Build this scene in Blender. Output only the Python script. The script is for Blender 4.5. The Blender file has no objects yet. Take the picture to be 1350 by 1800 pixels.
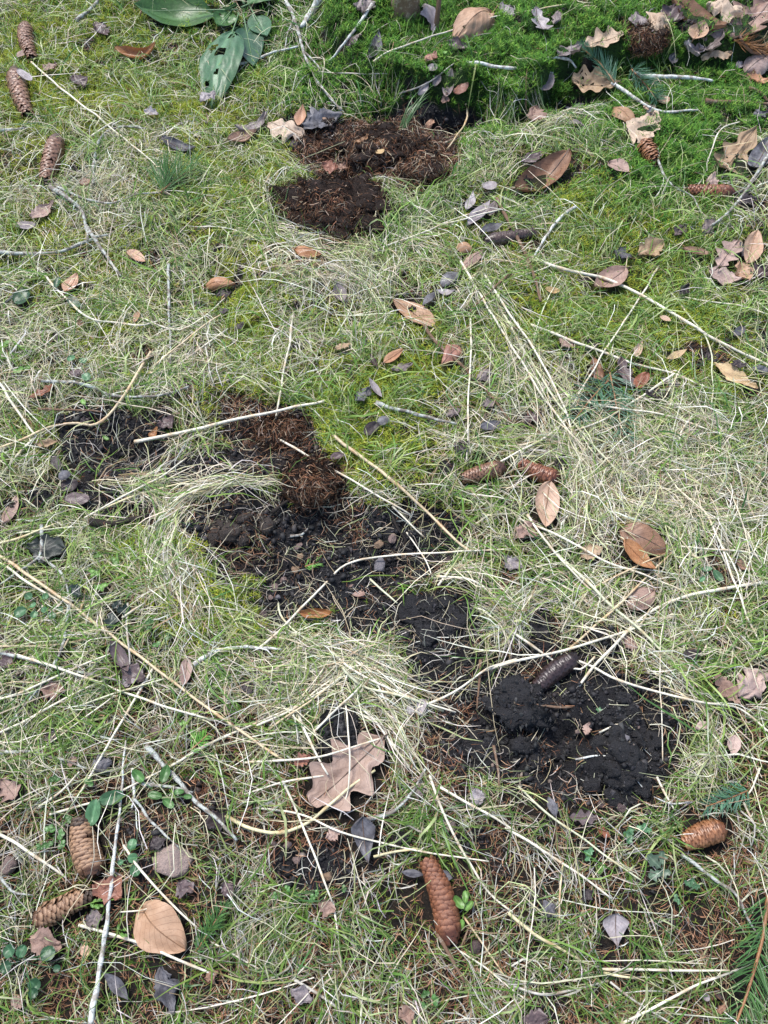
import bpy, bmesh, math, random
import numpy as np

# ------------------------------------------------------------------ camera, sky, sun, exposure
scene = bpy.context.scene
COL = scene.collection
R = math.radians
CAM_H, PITCH, FPX = 1.35, 27.0, 1352.0          # metres above ground, degrees off straight down, focal length in photo pixels
SA, CA = math.sin(R(PITCH)), math.cos(R(PITCH))

cam_data = bpy.data.cameras.new('camera')
cam_data.sensor_fit = 'VERTICAL'
cam_data.sensor_height = 36.0
cam_data.lens = 36.0 * FPX / 1800.0
cam_data.clip_start = 0.02
cam_data.clip_end = 200.0
cam = bpy.data.objects.new('camera', cam_data)
COL.objects.link(cam)
cam.location = (0, 0, CAM_H)
cam.rotation_euler = (R(PITCH), 0, 0)
scene.camera = cam

SUN_EL, SUN_AZ = 62.0, -35.0                    # degrees; azimuth from +Y (up in the photo) towards +X
world = bpy.data.worlds.new('World')
scene.world = world
world.use_nodes = True
wn, wl = world.node_tree.nodes, world.node_tree.links
sky = wn.new('ShaderNodeTexSky')
sky.sky_type = 'NISHITA'
sky.sun_disc = False
sky.sun_elevation = R(SUN_EL)
sky.sun_rotation = R(SUN_AZ)
sky.dust_density = 2.0
sky.air_density = 1.0
wl.new(sky.outputs[0], wn['Background'].inputs[0])
wn['Background'].inputs[1].default_value = 0.095
sun_data = bpy.data.lights.new('sun', 'SUN')
sun_data.energy = 1.5
sun_data.angle = R(18)
sun_data.color = (1.0, 0.975, 0.94)
sun = bpy.data.objects.new('sun', sun_data)
COL.objects.link(sun)
sun.rotation_euler = (R(90 - SUN_EL), 0, R(180 - SUN_AZ))
vs = scene.view_settings
vs.view_transform = 'Standard'
vs.look = 'None'
vs.gamma = 1.0
vs.use_curve_mapping = False
vs.exposure = 1.55
scene.cycles.max_bounces = 6
scene.cycles.diffuse_bounces = 3
scene.cycles.transmission_bounces = 3
scene.cycles.transparent_max_bounces = 4

# ------------------------------------------------------------------ numpy helpers
rng = np.random.default_rng(11)
random.seed(11)

def ray(px, py):
    u = (np.asarray(px, float) - 675.0) / FPX
    v = (900.0 - np.asarray(py, float)) / FPX
    return u, v * CA + SA, v * SA - CA

def flat(px, py, z=0.0):
    dx, dy, dz = ray(px, py)
    k = (z - CAM_H) / dz
    return dx * k, dy * k

def project(x, y, z=0.0):
    zz = np.asarray(z, float) - CAM_H
    xc, yc, zc = x, y * CA + zz * SA, -y * SA + zz * CA
    return 675 + FPX * xc / -zc, 900 - FPX * yc / -zc

def mpp(py):                                     # metres per photo pixel at that image row
    dx, dy, dz = ray(675, py)
    return -CAM_H / dz / FPX

def _hash(ix, iy, seed):
    h = (ix.astype(np.int64) * 374761393 + iy.astype(np.int64) * 668265263 + seed * 974634221) & 0x7fffffff
    h = ((h ^ (h >> 13)) * 1274126177) & 0x7fffffff
    return ((h ^ (h >> 16)) & 0xffff) / 65535.0

def vnoise(x, y, scale, seed=0):                 # value noise, -1..1
    x = np.asarray(x) / scale + 500.0
    y = np.asarray(y) / scale + 500.0
    ix, iy = np.floor(x), np.floor(y)
    fx, fy = x - ix, y - iy
    fx, fy = fx * fx * (3 - 2 * fx), fy * fy * (3 - 2 * fy)
    a, b = _hash(ix, iy, seed), _hash(ix + 1, iy, seed)
    c, d = _hash(ix, iy + 1, seed), _hash(ix + 1, iy + 1, seed)
    return ((a + (b - a) * fx) * (1 - fy) + (c + (d - c) * fx) * fy) * 2 - 1

def noise3(p, scale, seed=0):
    return (vnoise(p[:, 0], p[:, 1], scale, seed) + vnoise(p[:, 1] + 3.1, p[:, 2], scale, seed + 7) + vnoise(p[:, 2] + 5.7, p[:, 0], scale, seed + 13)) / 1.8

def np_mesh(name, verts, faces, cols=None, uv=None, smooth=True):
    """faces: list of index arrays (n,3) or (n,4)"""
    me = bpy.data.meshes.new(name)
    verts = np.asarray(verts, np.float32).reshape(-1, 3)
    faces = [np.asarray(f, np.int32) for f in (faces if isinstance(faces, list) else [faces]) if len(f)]
    loops = np.concatenate([f.ravel() for f in faces])
    tot = np.concatenate([np.full(len(f), f.shape[1], np.int32) for f in faces])
    start = np.concatenate([[0], np.cumsum(tot)[:-1]]).astype(np.int32)
    me.vertices.add(len(verts))
    me.vertices.foreach_set('co', verts.ravel())
    me.loops.add(len(loops))
    me.loops.foreach_set('vertex_index', loops)
    me.polygons.add(len(tot))
    me.polygons.foreach_set('loop_start', start)
    me.polygons.foreach_set('loop_total', tot)
    me.polygons.foreach_set('use_smooth', np.full(len(tot), smooth, bool))
    if cols is not None:
        c = np.ones((len(verts), 4), np.float32)
        c[:, :3] = np.clip(cols, 0, 1)
        at = me.attributes.new('Col', 'FLOAT_COLOR', 'POINT')
        at.data.foreach_set('color', c.ravel())
    if uv is not None:
        at = me.attributes.new('leafuv', 'FLOAT_VECTOR', 'POINT')
        w = np.zeros((len(verts), 3), np.float32)
        w[:, :2] = uv
        at.data.foreach_set('vector', w.ravel())
    me.update(calc_edges=True)
    me.validate()
    return me

def obj(name, me, mat=None, parent=None):
    o = bpy.data.objects.new(name, me)
    COL.objects.link(o)
    if mat is not None and len(me.materials) == 0:
        me.materials.append(mat)
    if parent is not None:
        o.parent = parent
    return o

def tag(o, label=None, cat=None, group=None, kind=None):
    if label: o['label'] = label
    if cat: o['category'] = cat
    if group: o['group'] = group
    if kind: o['kind'] = kind
    return o

def empty(name, loc=(0, 0, 0)):
    o = bpy.data.objects.new(name, None)
    o.empty_display_size = 0.01
    COL.objects.link(o)
    o.location = loc
    return o

# ------------------------------------------------------------------ materials
def new_mat(name):
    m = bpy.data.materials.new(name)
    m.use_nodes = True
    return m, m.node_tree.nodes, m.node_tree.links, m.node_tree.nodes['Principled BSDF']

def math_node(n, l, op, a, b=None):
    k = n.new('ShaderNodeMath')
    k.operation = op
    for i, s in enumerate((a, b)):
        if s is None: continue
        if isinstance(s, (int, float)): k.inputs[i].default_value = s
        else: l.new(s, k.inputs[i])
    return k.outputs[0]

def mix_col(n, l, fac, a, b, mode='MIX'):
    k = n.new('ShaderNodeMix')
    k.data_type = 'RGBA'
    k.blend_type = mode
    for i, s in ((0, fac), (6, a), (7, b)):
        if isinstance(s, (int, float)): k.inputs[i].default_value = s
        elif isinstance(s, tuple): k.inputs[i].default_value = (*s, 1)
        else: l.new(s, k.inputs[i])
    return k.outputs[2]

def noise_node(n, l, scale, detail=3, vec=None, rough=0.55):
    k = n.new('ShaderNodeTexNoise')
    k.inputs['Scale'].default_value = scale
    k.inputs['Detail'].default_value = detail
    k.inputs['Roughness'].default_value = rough
    if vec is not None: l.new(vec, k.inputs['Vector'])
    return k.outputs['Fac']

def ramp_node(n, l, fac, lo, hi):
    k = n.new('ShaderNodeMapRange')
    k.interpolation_type = 'SMOOTHSTEP'
    l.new(fac, k.inputs[0])
    k.inputs[1].default_value, k.inputs[2].default_value = lo, hi
    return k.outputs[0]

def bump(n, l, b, h, strength, dist):
    k = n.new('ShaderNodeBump')
    k.inputs['Strength'].default_value = strength
    k.inputs['Distance'].default_value = dist
    l.new(h, k.inputs['Height'])
    l.new(k.outputs[0], b.inputs['Normal'])

def vcol_mat(name, rough=0.6, trans=0.0, mottle=0.25, mscale=250.0, spec=0.3, bumpd=0.0):
    """colour from the mesh's own colour attribute, mottled; optional light passing through thin blades"""
    m, n, l, b = new_mat(name)
    at = n.new('ShaderNodeAttribute')
    at.attribute_name = 'Col'
    geo = n.new('ShaderNodeTexCoord')
    f = noise_node(n, l, mscale, 2, geo.outputs['Object'])
    f2 = ramp_node(n, l, f, 0.3, 0.7)
    c = mix_col(n, l, mottle, at.outputs['Color'], mix_col(n, l, f2, (0.25, 0.2, 0.14), (1, 1, 1)), 'MULTIPLY')
    l.new(c, b.inputs['Base Color'])
    b.inputs['Roughness'].default_value = rough
    b.inputs['Specular IOR Level'].default_value = spec
    if bumpd: bump(n, l, b, f, 0.6, bumpd)
    if trans > 0:
        t = n.new('ShaderNodeBsdfTranslucent')
        l.new(c, t.inputs['Color'])
        mx = n.new('ShaderNodeMixShader')
        mx.inputs[0].default_value = trans
        l.new(b.outputs[0], mx.inputs[1])
        l.new(t.outputs[0], mx.inputs[2])
        l.new(mx.outputs[0], n['Material Output'].inputs[0])
    return m

M = {}
M['dry'] = vcol_mat('dry_grass_blades', 0.5, 0.18, 0.3, 120, 0.35)
M['green'] = vcol_mat('green_grass_blades', 0.42, 0.28, 0.2, 150, 0.4)
M['moss'] = vcol_mat('moss_shoots', 0.7, 0.22, 0.2, 90, 0.2)
M['needle'] = vcol_mat('spruce_needle', 0.5, 0.0, 0.3, 200, 0.35)
M['straw'] = vcol_mat('straw_stalk', 0.42, 0.0, 0.35, 160, 0.45, 0.0004)
M['root'] = vcol_mat('root_fibre', 0.8, 0.0, 0.4, 200, 0.15)
M['scale'] = vcol_mat('cone_scale', 0.36, 0.0, 0.6, 140, 0.5, 0.0006)
M['greenleaf'] = vcol_mat('living_leaf', 0.4, 0.2, 0.3, 130, 0.45, 0.0008)

def twig_mat(name, base, lichen, cover):
    m, n, l, b = new_mat(name)
    tc = n.new('ShaderNodeTexCoord')
    f = noise_node(n, l, 60, 4, tc.outputs['Object'], 0.7)
    g = noise_node(n, l, 420, 3, tc.outputs['Object'])
    c = mix_col(n, l, ramp_node(n, l, f, cover, cover + 0.12), base, lichen)
    c = mix_col(n, l, ramp_node(n, l, g, 0.55, 0.75), c, tuple(0.45 * v for v in base))
    l.new(c, b.inputs['Base Color'])
    b.inputs['Roughness'].default_value = 0.85
    b.inputs['Specular IOR Level'].default_value = 0.2
    bump(n, l, b, g, 0.8, 0.0015)
    return m
M['twig_grey'] = twig_mat('grey_lichen_twig', (0.20, 0.175, 0.15), (0.42, 0.44, 0.40), 0.45)
M['twig_white'] = twig_mat('pale_lichen_twig', (0.34, 0.31, 0.27), (0.60, 0.62, 0.58), 0.42)
M['twig_brown'] = twig_mat('brown_twig', (0.16, 0.10, 0.065), (0.26, 0.21, 0.16), 0.55)
M['twig_dark'] = twig_mat('wet_dark_stick', (0.025, 0.02, 0.017), (0.07, 0.06, 0.05), 0.6)
M['bark'] = twig_mat('stump_bark', (0.20, 0.13, 0.08), (0.34, 0.27, 0.18), 0.5)

def soil_mat(name, a, b_, spec=0.25):
    m, n, l, b = new_mat(name)
    tc = n.new('ShaderNodeTexCoord')
    f = noise_node(n, l, 45, 5, tc.outputs['Object'], 0.7)
    g = noise_node(n, l, 260, 4, tc.outputs['Object'], 0.75)
    c = mix_col(n, l, f, a, b_)
    c = mix_col(n, l, ramp_node(n, l, g, 0.62, 0.72), c, tuple(2.4 * v for v in b_))
    l.new(c, b.inputs['Base Color'])
    b.inputs['Roughness'].default_value = 0.75
    b.inputs['Specular IOR Level'].default_value = spec
    bump(n, l, b, math_node(n, l, 'ADD', f, g), 1.0, 0.006)
    return m
M['soil'] = soil_mat('black_humus', (0.0085, 0.0082, 0.0095), (0.024, 0.0225, 0.024), 0.4)  # humus black, tinted slightly blue to carry the sky's light
M['peat'] = soil_mat('brown_peat', (0.009, 0.0065, 0.0055), (0.036, 0.021, 0.014), 0.2)
M['earth'] = soil_mat('grey_brown_earth', (0.03, 0.024, 0.021), (0.085, 0.07, 0.06), 0.2)
M['stone'] = soil_mat('pebble_stone', (0.30, 0.215, 0.185), (0.44, 0.345, 0.30), 0.3)
M['stone_small'] = soil_mat('pinkish_pebble', (0.18, 0.125, 0.11), (0.27, 0.20, 0.175), 0.3)
M['stone_dark'] = soil_mat('wet_dark_pebble', (0.075, 0.05, 0.047), (0.135, 0.095, 0.09), 0.4)
M['stone_tan'] = soil_mat('tan_pebble', (0.22, 0.145, 0.09), (0.30, 0.205, 0.135), 0.3)
M['stone_grey'] = soil_mat('grey_pebble', (0.15, 0.14, 0.15), (0.23, 0.215, 0.225), 0.35)

LEAFCOL = {   # name: (blade, second tone, vein, roughness, specular)
    'tan': ((0.49, 0.31, 0.195), (0.41, 0.24, 0.14), (0.20, 0.10, 0.05), 0.5, 0.35),
    'orange': ((0.48, 0.25, 0.125), (0.38, 0.175, 0.08), (0.18, 0.07, 0.03), 0.45, 0.4),
    'brown': ((0.29, 0.155, 0.09), (0.19, 0.098, 0.058), (0.09, 0.045, 0.028), 0.5, 0.35),
    'red': ((0.36, 0.155, 0.095), (0.25, 0.10, 0.062), (0.12, 0.045, 0.03), 0.45, 0.4),
    'pink': ((0.41, 0.275, 0.215), (0.29, 0.185, 0.15), (0.15, 0.09, 0.075), 0.55, 0.35),
    'pale': ((0.50, 0.365, 0.235), (0.38, 0.26, 0.165), (0.25, 0.16, 0.10), 0.55, 0.3),
    'oak': ((0.37, 0.25, 0.19), (0.28, 0.18, 0.13), (0.17, 0.105, 0.075), 0.55, 0.35),
    'yellow': ((0.52, 0.36, 0.15), (0.40, 0.25, 0.10), (0.25, 0.15, 0.06), 0.5, 0.35),
    'grey': ((0.26, 0.205, 0.19), (0.13, 0.10, 0.095), (0.10, 0.08, 0.08), 0.5, 0.4),
    'lilac': ((0.36, 0.315, 0.32), (0.20, 0.165, 0.165), (0.16, 0.13, 0.14), 0.45, 0.45),
    'blue': ((0.15, 0.145, 0.16), (0.055, 0.05, 0.055), (0.04, 0.038, 0.046), 0.5, 0.35),
    'dark': ((0.060, 0.043, 0.043), (0.032, 0.024, 0.026), (0.02, 0.015, 0.015), 0.48, 0.35),
    'purple': ((0.135, 0.088, 0.085), (0.085, 0.055, 0.056), (0.05, 0.035, 0.035), 0.4, 0.45),
}
def leaf_mat(key):
    a, b_, vein, rough, spec = LEAFCOL[key]
    m, n, l, b = new_mat('dead_leaf_' + key)
    at = n.new('ShaderNodeAttribute')
    at.attribute_name = 'leafuv'
    sep = n.new('ShaderNodeSeparateXYZ')
    l.new(at.outputs['Vector'], sep.inputs[0])
    u, v = sep.outputs[0], sep.outputs[1]
    av = math_node(n, l, 'ABSOLUTE', v)
    ph = math_node(n, l, 'SUBTRACT', math_node(n, l, 'MULTIPLY', u, 9.0), math_node(n, l, 'MULTIPLY', av, 2.6))
    tri = math_node(n, l, 'PINGPONG', ph, 0.5)
    side = math_node(n, l, 'LESS_THAN', tri, 0.055)
    mid = math_node(n, l, 'LESS_THAN', av, 0.03)
    tc = n.new('ShaderNodeTexCoord')
    info = n.new('ShaderNodeObjectInfo')
    f = noise_node(n, l, 42, 5, tc.outputs['Object'], 0.65)
    g = noise_node(n, l, 320, 3, tc.outputs['Object'], 0.7)
    c = mix_col(n, l, ramp_node(n, l, f, 0.35, 0.68), a, b_)
    c = mix_col(n, l, math_node(n, l, 'MULTIPLY', ramp_node(n, l, g, 0.56, 0.75), 0.6), c, vein)
    c = mix_col(n, l, math_node(n, l, 'MULTIPLY', side, 0.4), c, vein)
    c = mix_col(n, l, math_node(n, l, 'MULTIPLY', mid, 0.6), c, vein)
    hsv = n.new('ShaderNodeHueSaturation')
    l.new(c, hsv.inputs['Color'])
    l.new(math_node(n, l, 'ADD', math_node(n, l, 'MULTIPLY', info.outputs['Random'], 0.5), 0.75), hsv.inputs['Value'])
    l.new(math_node(n, l, 'ADD', math_node(n, l, 'MULTIPLY', info.outputs['Random'], -0.35), 1.1), hsv.inputs['Saturation'])
    l.new(hsv.outputs[0], b.inputs['Base Color'])
    b.inputs['Roughness'].default_value = rough
    b.inputs['Specular IOR Level'].default_value = spec
    bump(n, l, b, math_node(n, l, 'ADD', g, math_node(n, l, 'MULTIPLY', math_node(n, l, 'ADD', side, mid), 0.6)), 0.35, 0.0012)
    t = n.new('ShaderNodeBsdfTranslucent')
    l.new(hsv.outputs[0], t.inputs['Color'])
    mx = n.new('ShaderNodeMixShader')
    mx.inputs[0].default_value = 0.12
    l.new(b.outputs[0], mx.inputs[1])
    l.new(t.outputs[0], mx.inputs[2])
    l.new(mx.outputs[0], n['Material Output'].inputs[0])
    return m
for k in LEAFCOL: M['leaf_' + k] = leaf_mat(k)

# ------------------------------------------------------------------ fields over the ground (5 mm grid)
GX0, GX1, GY0, GY1, GS = -1.7, 1.7, -0.6, 3.0, 0.005
gx, gy = np.arange(GX0, GX1, GS), np.arange(GY0, GY1, GS)
XX, YY = np.meshgrid(gx, gy)
PX, PY = project(XX, YY)

def inside(poly):                                 # polygon given in photo pixels, filled on the ground grid
    w = [flat(a, b) for a, b in poly]
    r = np.zeros(XX.shape, bool)
    for i in range(len(w)):
        (x1, y1), (x2, y2) = w[i - 1], w[i]
        if y1 == y2: continue
        c = ((y1 > YY) != (y2 > YY)) & (XX < (x2 - x1) * (YY - y1) / (y2 - y1) + x1)
        r ^= c
    return r.astype(float)

def blur(a, rad):
    k = max(1, int(rad / GS))
    for ax in (0, 1):
        for _ in range(2):
            p = np.pad(a, [(k + 1, k) if i == ax else (0, 0) for i in (0, 1)], mode='edge')
            c = np.cumsum(p, axis=ax)
            a = (c.take(range(2 * k + 1, c.shape[ax]), axis=ax) - c.take(range(0, c.shape[ax] - 2 * k - 1), axis=ax)) / (2 * k + 1)
    return a

def blob(px, py, rx, ry, amp=1.0):
    return amp * np.exp(-(((PX - px) / rx) ** 2 + ((PY - py) / ry) ** 2))

def blobs(*rows):
    return sum(blob(*r) for r in rows)

def sstep(a, lo, hi):
    t = np.clip((a - lo) / (hi - lo), 0, 1)
    return t * t * (3 - 2 * t)

def sample(F, x, y):
    fx = np.clip((np.asarray(x) - GX0) / GS, 0, len(gx) - 1.001)
    fy = np.clip((np.asarray(y) - GY0) / GS, 0, len(gy) - 1.001)
    ix, iy = fx.astype(int), fy.astype(int)
    tx, ty = fx - ix, fy - iy
    return (F[iy, ix] * (1 - tx) + F[iy, ix + 1] * tx) * (1 - ty) + (F[iy + 1, ix] * (1 - tx) + F[iy + 1, ix + 1] * tx) * ty

POLY_PEAT = [(505, 240), (560, 208), (640, 200), (740, 200), (820, 222), (800, 262), (795, 320), (740, 345), (702, 338), (678, 312), (640, 318), (668, 345), (665, 395), (600, 425), (528, 408), (495, 365), (530, 325), (560, 312), (520, 290)]
POLY_HOLE = [(95, 740), (140, 715), (210, 722), (285, 728), (295, 790), (245, 835), (150, 825), (110, 800)]
POLY_STEP = [(385, 690), (430, 705), (545, 735), (555, 775), (605, 850), (610, 900), (530, 890), (508, 800), (440, 845), (300, 852), (290, 812), (410, 790), (395, 740)]
POLY_PIT = [(335, 920), (370, 885), (450, 872), (520, 895), (640, 900), (720, 880), (805, 895), (825, 960), (760, 1000), (650, 1040), (580, 1062), (480, 1090), (440, 1062), (468, 1010), (380, 990)]
POLY_MID = [(590, 1078), (690, 1045), (815, 1045), (850, 1100), (830, 1150), (870, 1165), (800, 1215), (755, 1225), (715, 1160), (690, 1112), (610, 1118)]
POLY_BLACK = [(870, 1165), (930, 1130), (1000, 1165), (1070, 1185), (1165, 1208), (1205, 1290), (1175, 1375), (1100, 1412), (1000, 1400), (920, 1385), (850, 1350), (765, 1320), (738, 1275), (800, 1225)]
POLY_SMALL = [[(928, 1075), (965, 1075), (970, 1125), (935, 1125)], [(55, 855), (95, 850), (100, 890), (60, 895)], [(180, 1075), (220, 1080), (215, 1115), (185, 1110)],
              [(1015, 1110), (1100, 1115), (1110, 1165), (1030, 1170)], [(120, 845), (260, 880), (260, 915), (140, 905)], [(470, 1500), (600, 1480), (610, 1560), (500, 1570)], [(1330, 590), (1400, 590), (1400, 640), (1330, 640)]]
POLY_CAVE = [[(640, 190), (740, 182), (842, 192), (858, 212), (790, 222), (700, 212)], [(956, 184), (994, 164), (1044, 166), (1030, 186), (968, 196)]]  # hollows under the bank; dark soil colour here also paints in their shade
POLY_BANK = [(520, -400), (575, 80), (640, 150), (730, 172), (850, 178), (900, 215), (940, 185), (975, 140), (1060, 130), (1180, 120), (1360, 110), (1700, -100), (1700, -400)]

nz = vnoise(XX, YY, 0.06, 3) * 0.34 + vnoise(XX, YY, 0.022, 4) * 0.34
s_peat = sstep(blur(inside(POLY_PEAT), 0.015) + nz, 0.32, 0.6)
soil_raw = sum(inside(p) for p in [POLY_HOLE, POLY_STEP, POLY_PIT, POLY_MID, POLY_BLACK] + POLY_SMALL + POLY_CAVE)
SOIL = sstep(blur(np.clip(soil_raw, 0, 1), 0.012) + nz, 0.2, 0.48)
SOIL = np.maximum(SOIL, s_peat)
PEAT = np.clip(s_peat + blobs((530, 780, 90, 80, 0.5), (420, 720, 50, 40, 0.7), (580, 860, 40, 40, 0.5), (420, 960, 60, 50, 0.45)), 0, 1)
MOSSD = np.clip(blobs((1000, 60, 300, 110, 1.2), (660, 110, 140, 90, 1.1), (880, 150, 90, 80, 1.0), (1230, 190, 150, 70, 1.1), (1190, 300, 70, 60, 0.9), (1130, 330, 110, 90, 0.5), (1060, 90, 80, 80, 0.6), (560, 130, 60, 50, 0.5), (850, -80, 600, 110, 0.9), (740, 60, 60, 40, 0.5)), 0, 1)
MOSSY = np.clip(0.12 * sstep(vnoise(XX, YY, 0.12, 77), 0.1, 0.6) * (PY < 1100) + 1.25 * blobs((170, 40, 160, 70, 0.9), (40, 170, 80, 110, 0.9), (210, 170, 140, 60, 0.7), (440, 560, 60, 120, 0.9), (620, 740, 110, 60, 0.9), (720, 660, 120, 60, 0.6), (380, 330, 120, 50, 0.5), (370, 1070, 80, 60, 0.8), (270, 970, 60, 50, 0.5), (360, 960, 30, 40, 0.7),
                      (60, 400, 90, 60, 0.5), (200, 590, 70, 50, 0.5), (1080, 560, 180, 60, 0.5), (1020, 370, 80, 70, 0.6), (660, 800, 80, 50, 0.6), (450, 160, 80, 60, 0.4), (1250, 600, 120, 90, 0.5), (1000, 540, 160, 70, 0.4), (700, 580, 120, 50, 0.35), (1130, 400, 120, 60, 0.5), (330, 230, 130, 60, 0.4), (760, 420, 120, 40, 0.3), (480, 330, 70, 60, 0.4), (170, 470, 120, 60, 0.35)), 0, 1)
MOSSD *= 1 - SOIL
MOSSY *= (1 - SOIL) * (1 - MOSSD)
LITTER = sstep(PY, 1080, 1480) * (1 - 0.4 * blob(1150, 1250, 250, 200))
GREEN = 0.72 + blobs((740, 400, 170, 70, 0.6), (1080, 560, 330, 140, 0.85), (1080, 330, 200, 100, 1.0), (430, 330, 200, 80, 0.4), (640, 640, 120, 120, 0.5), (1320, 1230, 100, 200, 0.35), (1250, 1750, 300, 120, 0.35), (200, 1700, 300, 150, 0.3), (600, 1390, 120, 80, 0.35), (330, 1230, 200, 120, 0.2), (230, 130, 250, 120, 0.2))
STRAW = 0.75 + blobs((230, 300, 220, 130, 0.5), (560, 520, 130, 70, 1.0), (1150, 830, 230, 130, 0.9), (700, 1290, 90, 90, 0.8), (270, 890, 120, 60, 0.6), (1000, 1080, 130, 60, 0.7), (420, 850, 120, 40, 0.9), (330, 1000, 60, 100, 0.6), (620, 1180, 110, 60, 0.8), (180, 640, 200, 120, 0.45), (980, 220, 120, 40, 0.5), (520, 620, 100, 50, 0.5), (850, 460, 180, 50, 0.3), (1100, 570, 300, 120, -0.42), (1060, 330, 190, 100, -0.45), (640, 700, 130, 80, -0.35), (450, 330, 150, 60, -0.2))
STRAW *= (1 - 0.93 * np.clip(MOSSD, 0, 1)) * (1 - 0.68 * MOSSY) * (1 - 0.42 * LITTER)
STRAW *= 0.75 + 0.45 * vnoise(XX, YY, 0.07, 21)
GREEN *= (1 - 0.3 * LITTER) * (1 - 0.75 * MOSSD) * (1 - 0.3 * MOSSY) * (0.8 + 0.6 * vnoise(XX, YY, 0.06, 22))
STRAW *= (1 - 0.93 * SOIL)
GREEN *= (1 - 0.96 * SOIL)

GAP = 0.12 + 0.88 * sstep(vnoise(XX, YY, 0.05, 61) + 0.7 * vnoise(XX, YY, 0.022, 62) + 0.36 - 0.26 * LITTER - 0.2 * MOSSY, -0.35, 0.3)
# ground height
hs = lambda p, r: blur(inside(p), r)
H = 0.012 * vnoise(XX, YY, 0.26, 1) + 0.006 * vnoise(XX, YY, 0.09, 2)
H += 0.065 * hs(POLY_BANK, 0.014)
H -= 0.030 * hs(POLY_BLACK, 0.02) + 0.034 * hs(POLY_PIT, 0.02) + 0.016 * hs(POLY_MID, 0.02) + 0.012 * hs(POLY_STEP, 0.015) + 0.02 * hs(POLY_PEAT, 0.015)
H += blobs((215, 788, 62, 32, -0.055), (800, 206, 60, 13, -0.08), (660, 192, 55, 12, -0.05), (996, 177, 46, 12, -0.09), (905, 222, 40, 14, -0.03),
           (1110, 1300, 52, 85, 0.034), (915, 1235, 50, 32, 0.022), (1050, 1210, 50, 30, 0.014), (930, 1310, 90, 50, 0.008),
           (425, 925, 60, 44, 0.034), (325, 1010, 90, 110, 0.022), (980, 250, 130, 45, 0.030), (560, 500, 130, 55, 0.024), (590, 365, 70, 48, 0.020), (690, 262, 80, 38, 0.018), (745, 300, 45, 35, 0.018),
           (790, 1080, 60, 40, 0.016), (420, 850, 110, 30, 0.012), (660, 1130, 90, 60, 0.006))
micro = 0.012 * vnoise(XX, YY, 0.05, 5) + 0.010 * np.abs(vnoise(XX, YY, 0.026, 6)) + 0.006 * vnoise(XX, YY, 0.014, 7)
HS = blur(H, 0.02)
H = H + micro * SOIL * (1 + 0.9 * blob(1020, 1290, 190, 110) + 0.4 * blob(600, 950, 200, 80)) + SOIL * blob(1020, 1290, 190, 110) * 0.010 * vnoise(XX, YY, 0.033, 12) + 0.003 * vnoise(XX, YY, 0.02, 8) + MOSSD * (0.015 * vnoise(XX, YY, 0.075, 9) + 0.010 * vnoise(XX, YY, 0.03, 10))
edge = np.clip(np.minimum.reduce([XX - GX0, GX1 - GX0 - (XX - GX0), YY - GY0, GY1 - YY]) / 0.25, 0, 1)
H *= edge
HS *= edge

def Hz(x, y): return sample(H, x, y)
def Hsm(x, y): return sample(HS, x, y)

def G(px, py, off=0.0, smooth=True):              # where the line of sight of a photo pixel meets the ground (plus a height above it)
    z = 0.0
    f = Hsm if smooth else Hz
    for _ in range(8):
        x, y = flat(px, py, z)
        z = 0.4 * z + 0.6 * (f(x, y) + off)
    return np.stack([x, y, np.asarray(f(x, y) + off)], -1)

COVER = np.zeros(XX.shape)                        # where things lie on top of the grass
def cover(c, d, length, width, val=1.0):
    dx, dy = XX - c[0], YY - c[1]
    a, b = dx * d[0] + dy * d[1], -dx * d[1] + dy * d[0]
    m = (a / (length * 0.52)) ** 2 + (b / (width * 0.52)) ** 2 < 1
    COVER[m] = np.maximum(COVER[m], val)

# ------------------------------------------------------------------ the ground, one sheet out to the horizon
def axis(lo, hi, step):
    a = list(np.arange(lo, hi + step / 2, step))
    k, left, right = step, [], []
    x = a[-1]
    while x < 60: k *= 1.32; x += k; right.append(x)
    k, x = step, a[0]
    while x > -60: k *= 1.32; x -= k; left.append(x)
    return np.array(left[::-1] + a + right)
ax_, ay_ = axis(-1.35, 1.35, 0.0066), axis(-0.36, 2.7, 0.0066)
vx, vy = np.meshgrid(ax_, ay_)
vz = Hz(vx, vy) + np.where((np.abs(vx) > 2.2) | (vy > 3.4) | (vy < -1.0), 0.03 * vnoise(vx, vy, 1.7, 40), 0)
ni, nj = len(ay_), len(ax_)
idx = np.arange(ni * nj).reshape(ni, nj)
quads = np.stack([idx[:-1, :-1], idx[:-1, 1:], idx[1:, 1:], idx[1:, :-1]], -1).reshape(-1, 4)
gm = np_mesh('ground', np.stack([vx, vy, vz], -1), quads)
for nm, F in (('soil', SOIL), ('peat', PEAT), ('mossd', MOSSD), ('mossy', MOSSY)):
    at = gm.attributes.new(nm, 'FLOAT', 'POINT')
    far = np.clip(1.5 - np.maximum(np.abs(vx) - 1.5, np.maximum(vy - 2.8, -0.45 - vy)) * 3, 0, 1)
    at.data.foreach_set('value', (sample(F, vx, vy) * far).astype(np.float32).ravel())
m, n, l, b = new_mat('forest_floor')
tc = n.new('ShaderNodeTexCoord')
vec = tc.outputs['Object']
def attr(nm):
    k = n.new('ShaderNodeAttribute')
    k.attribute_name = nm
    return k.outputs['Fac']
f1, f2, f3 = noise_node(n, l, 30, 5, vec, 0.7), noise_node(n, l, 190, 4, vec, 0.75), noise_node(n, l, 620, 3, vec, 0.8)
c = mix_col(n, l, ramp_node(n, l, f1, 0.35, 0.65), (0.010, 0.008, 0.006), (0.030, 0.021, 0.014))
c = mix_col(n, l, ramp_node(n, l, f2, 0.58, 0.70), c, (0.085, 0.055, 0.033))
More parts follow.
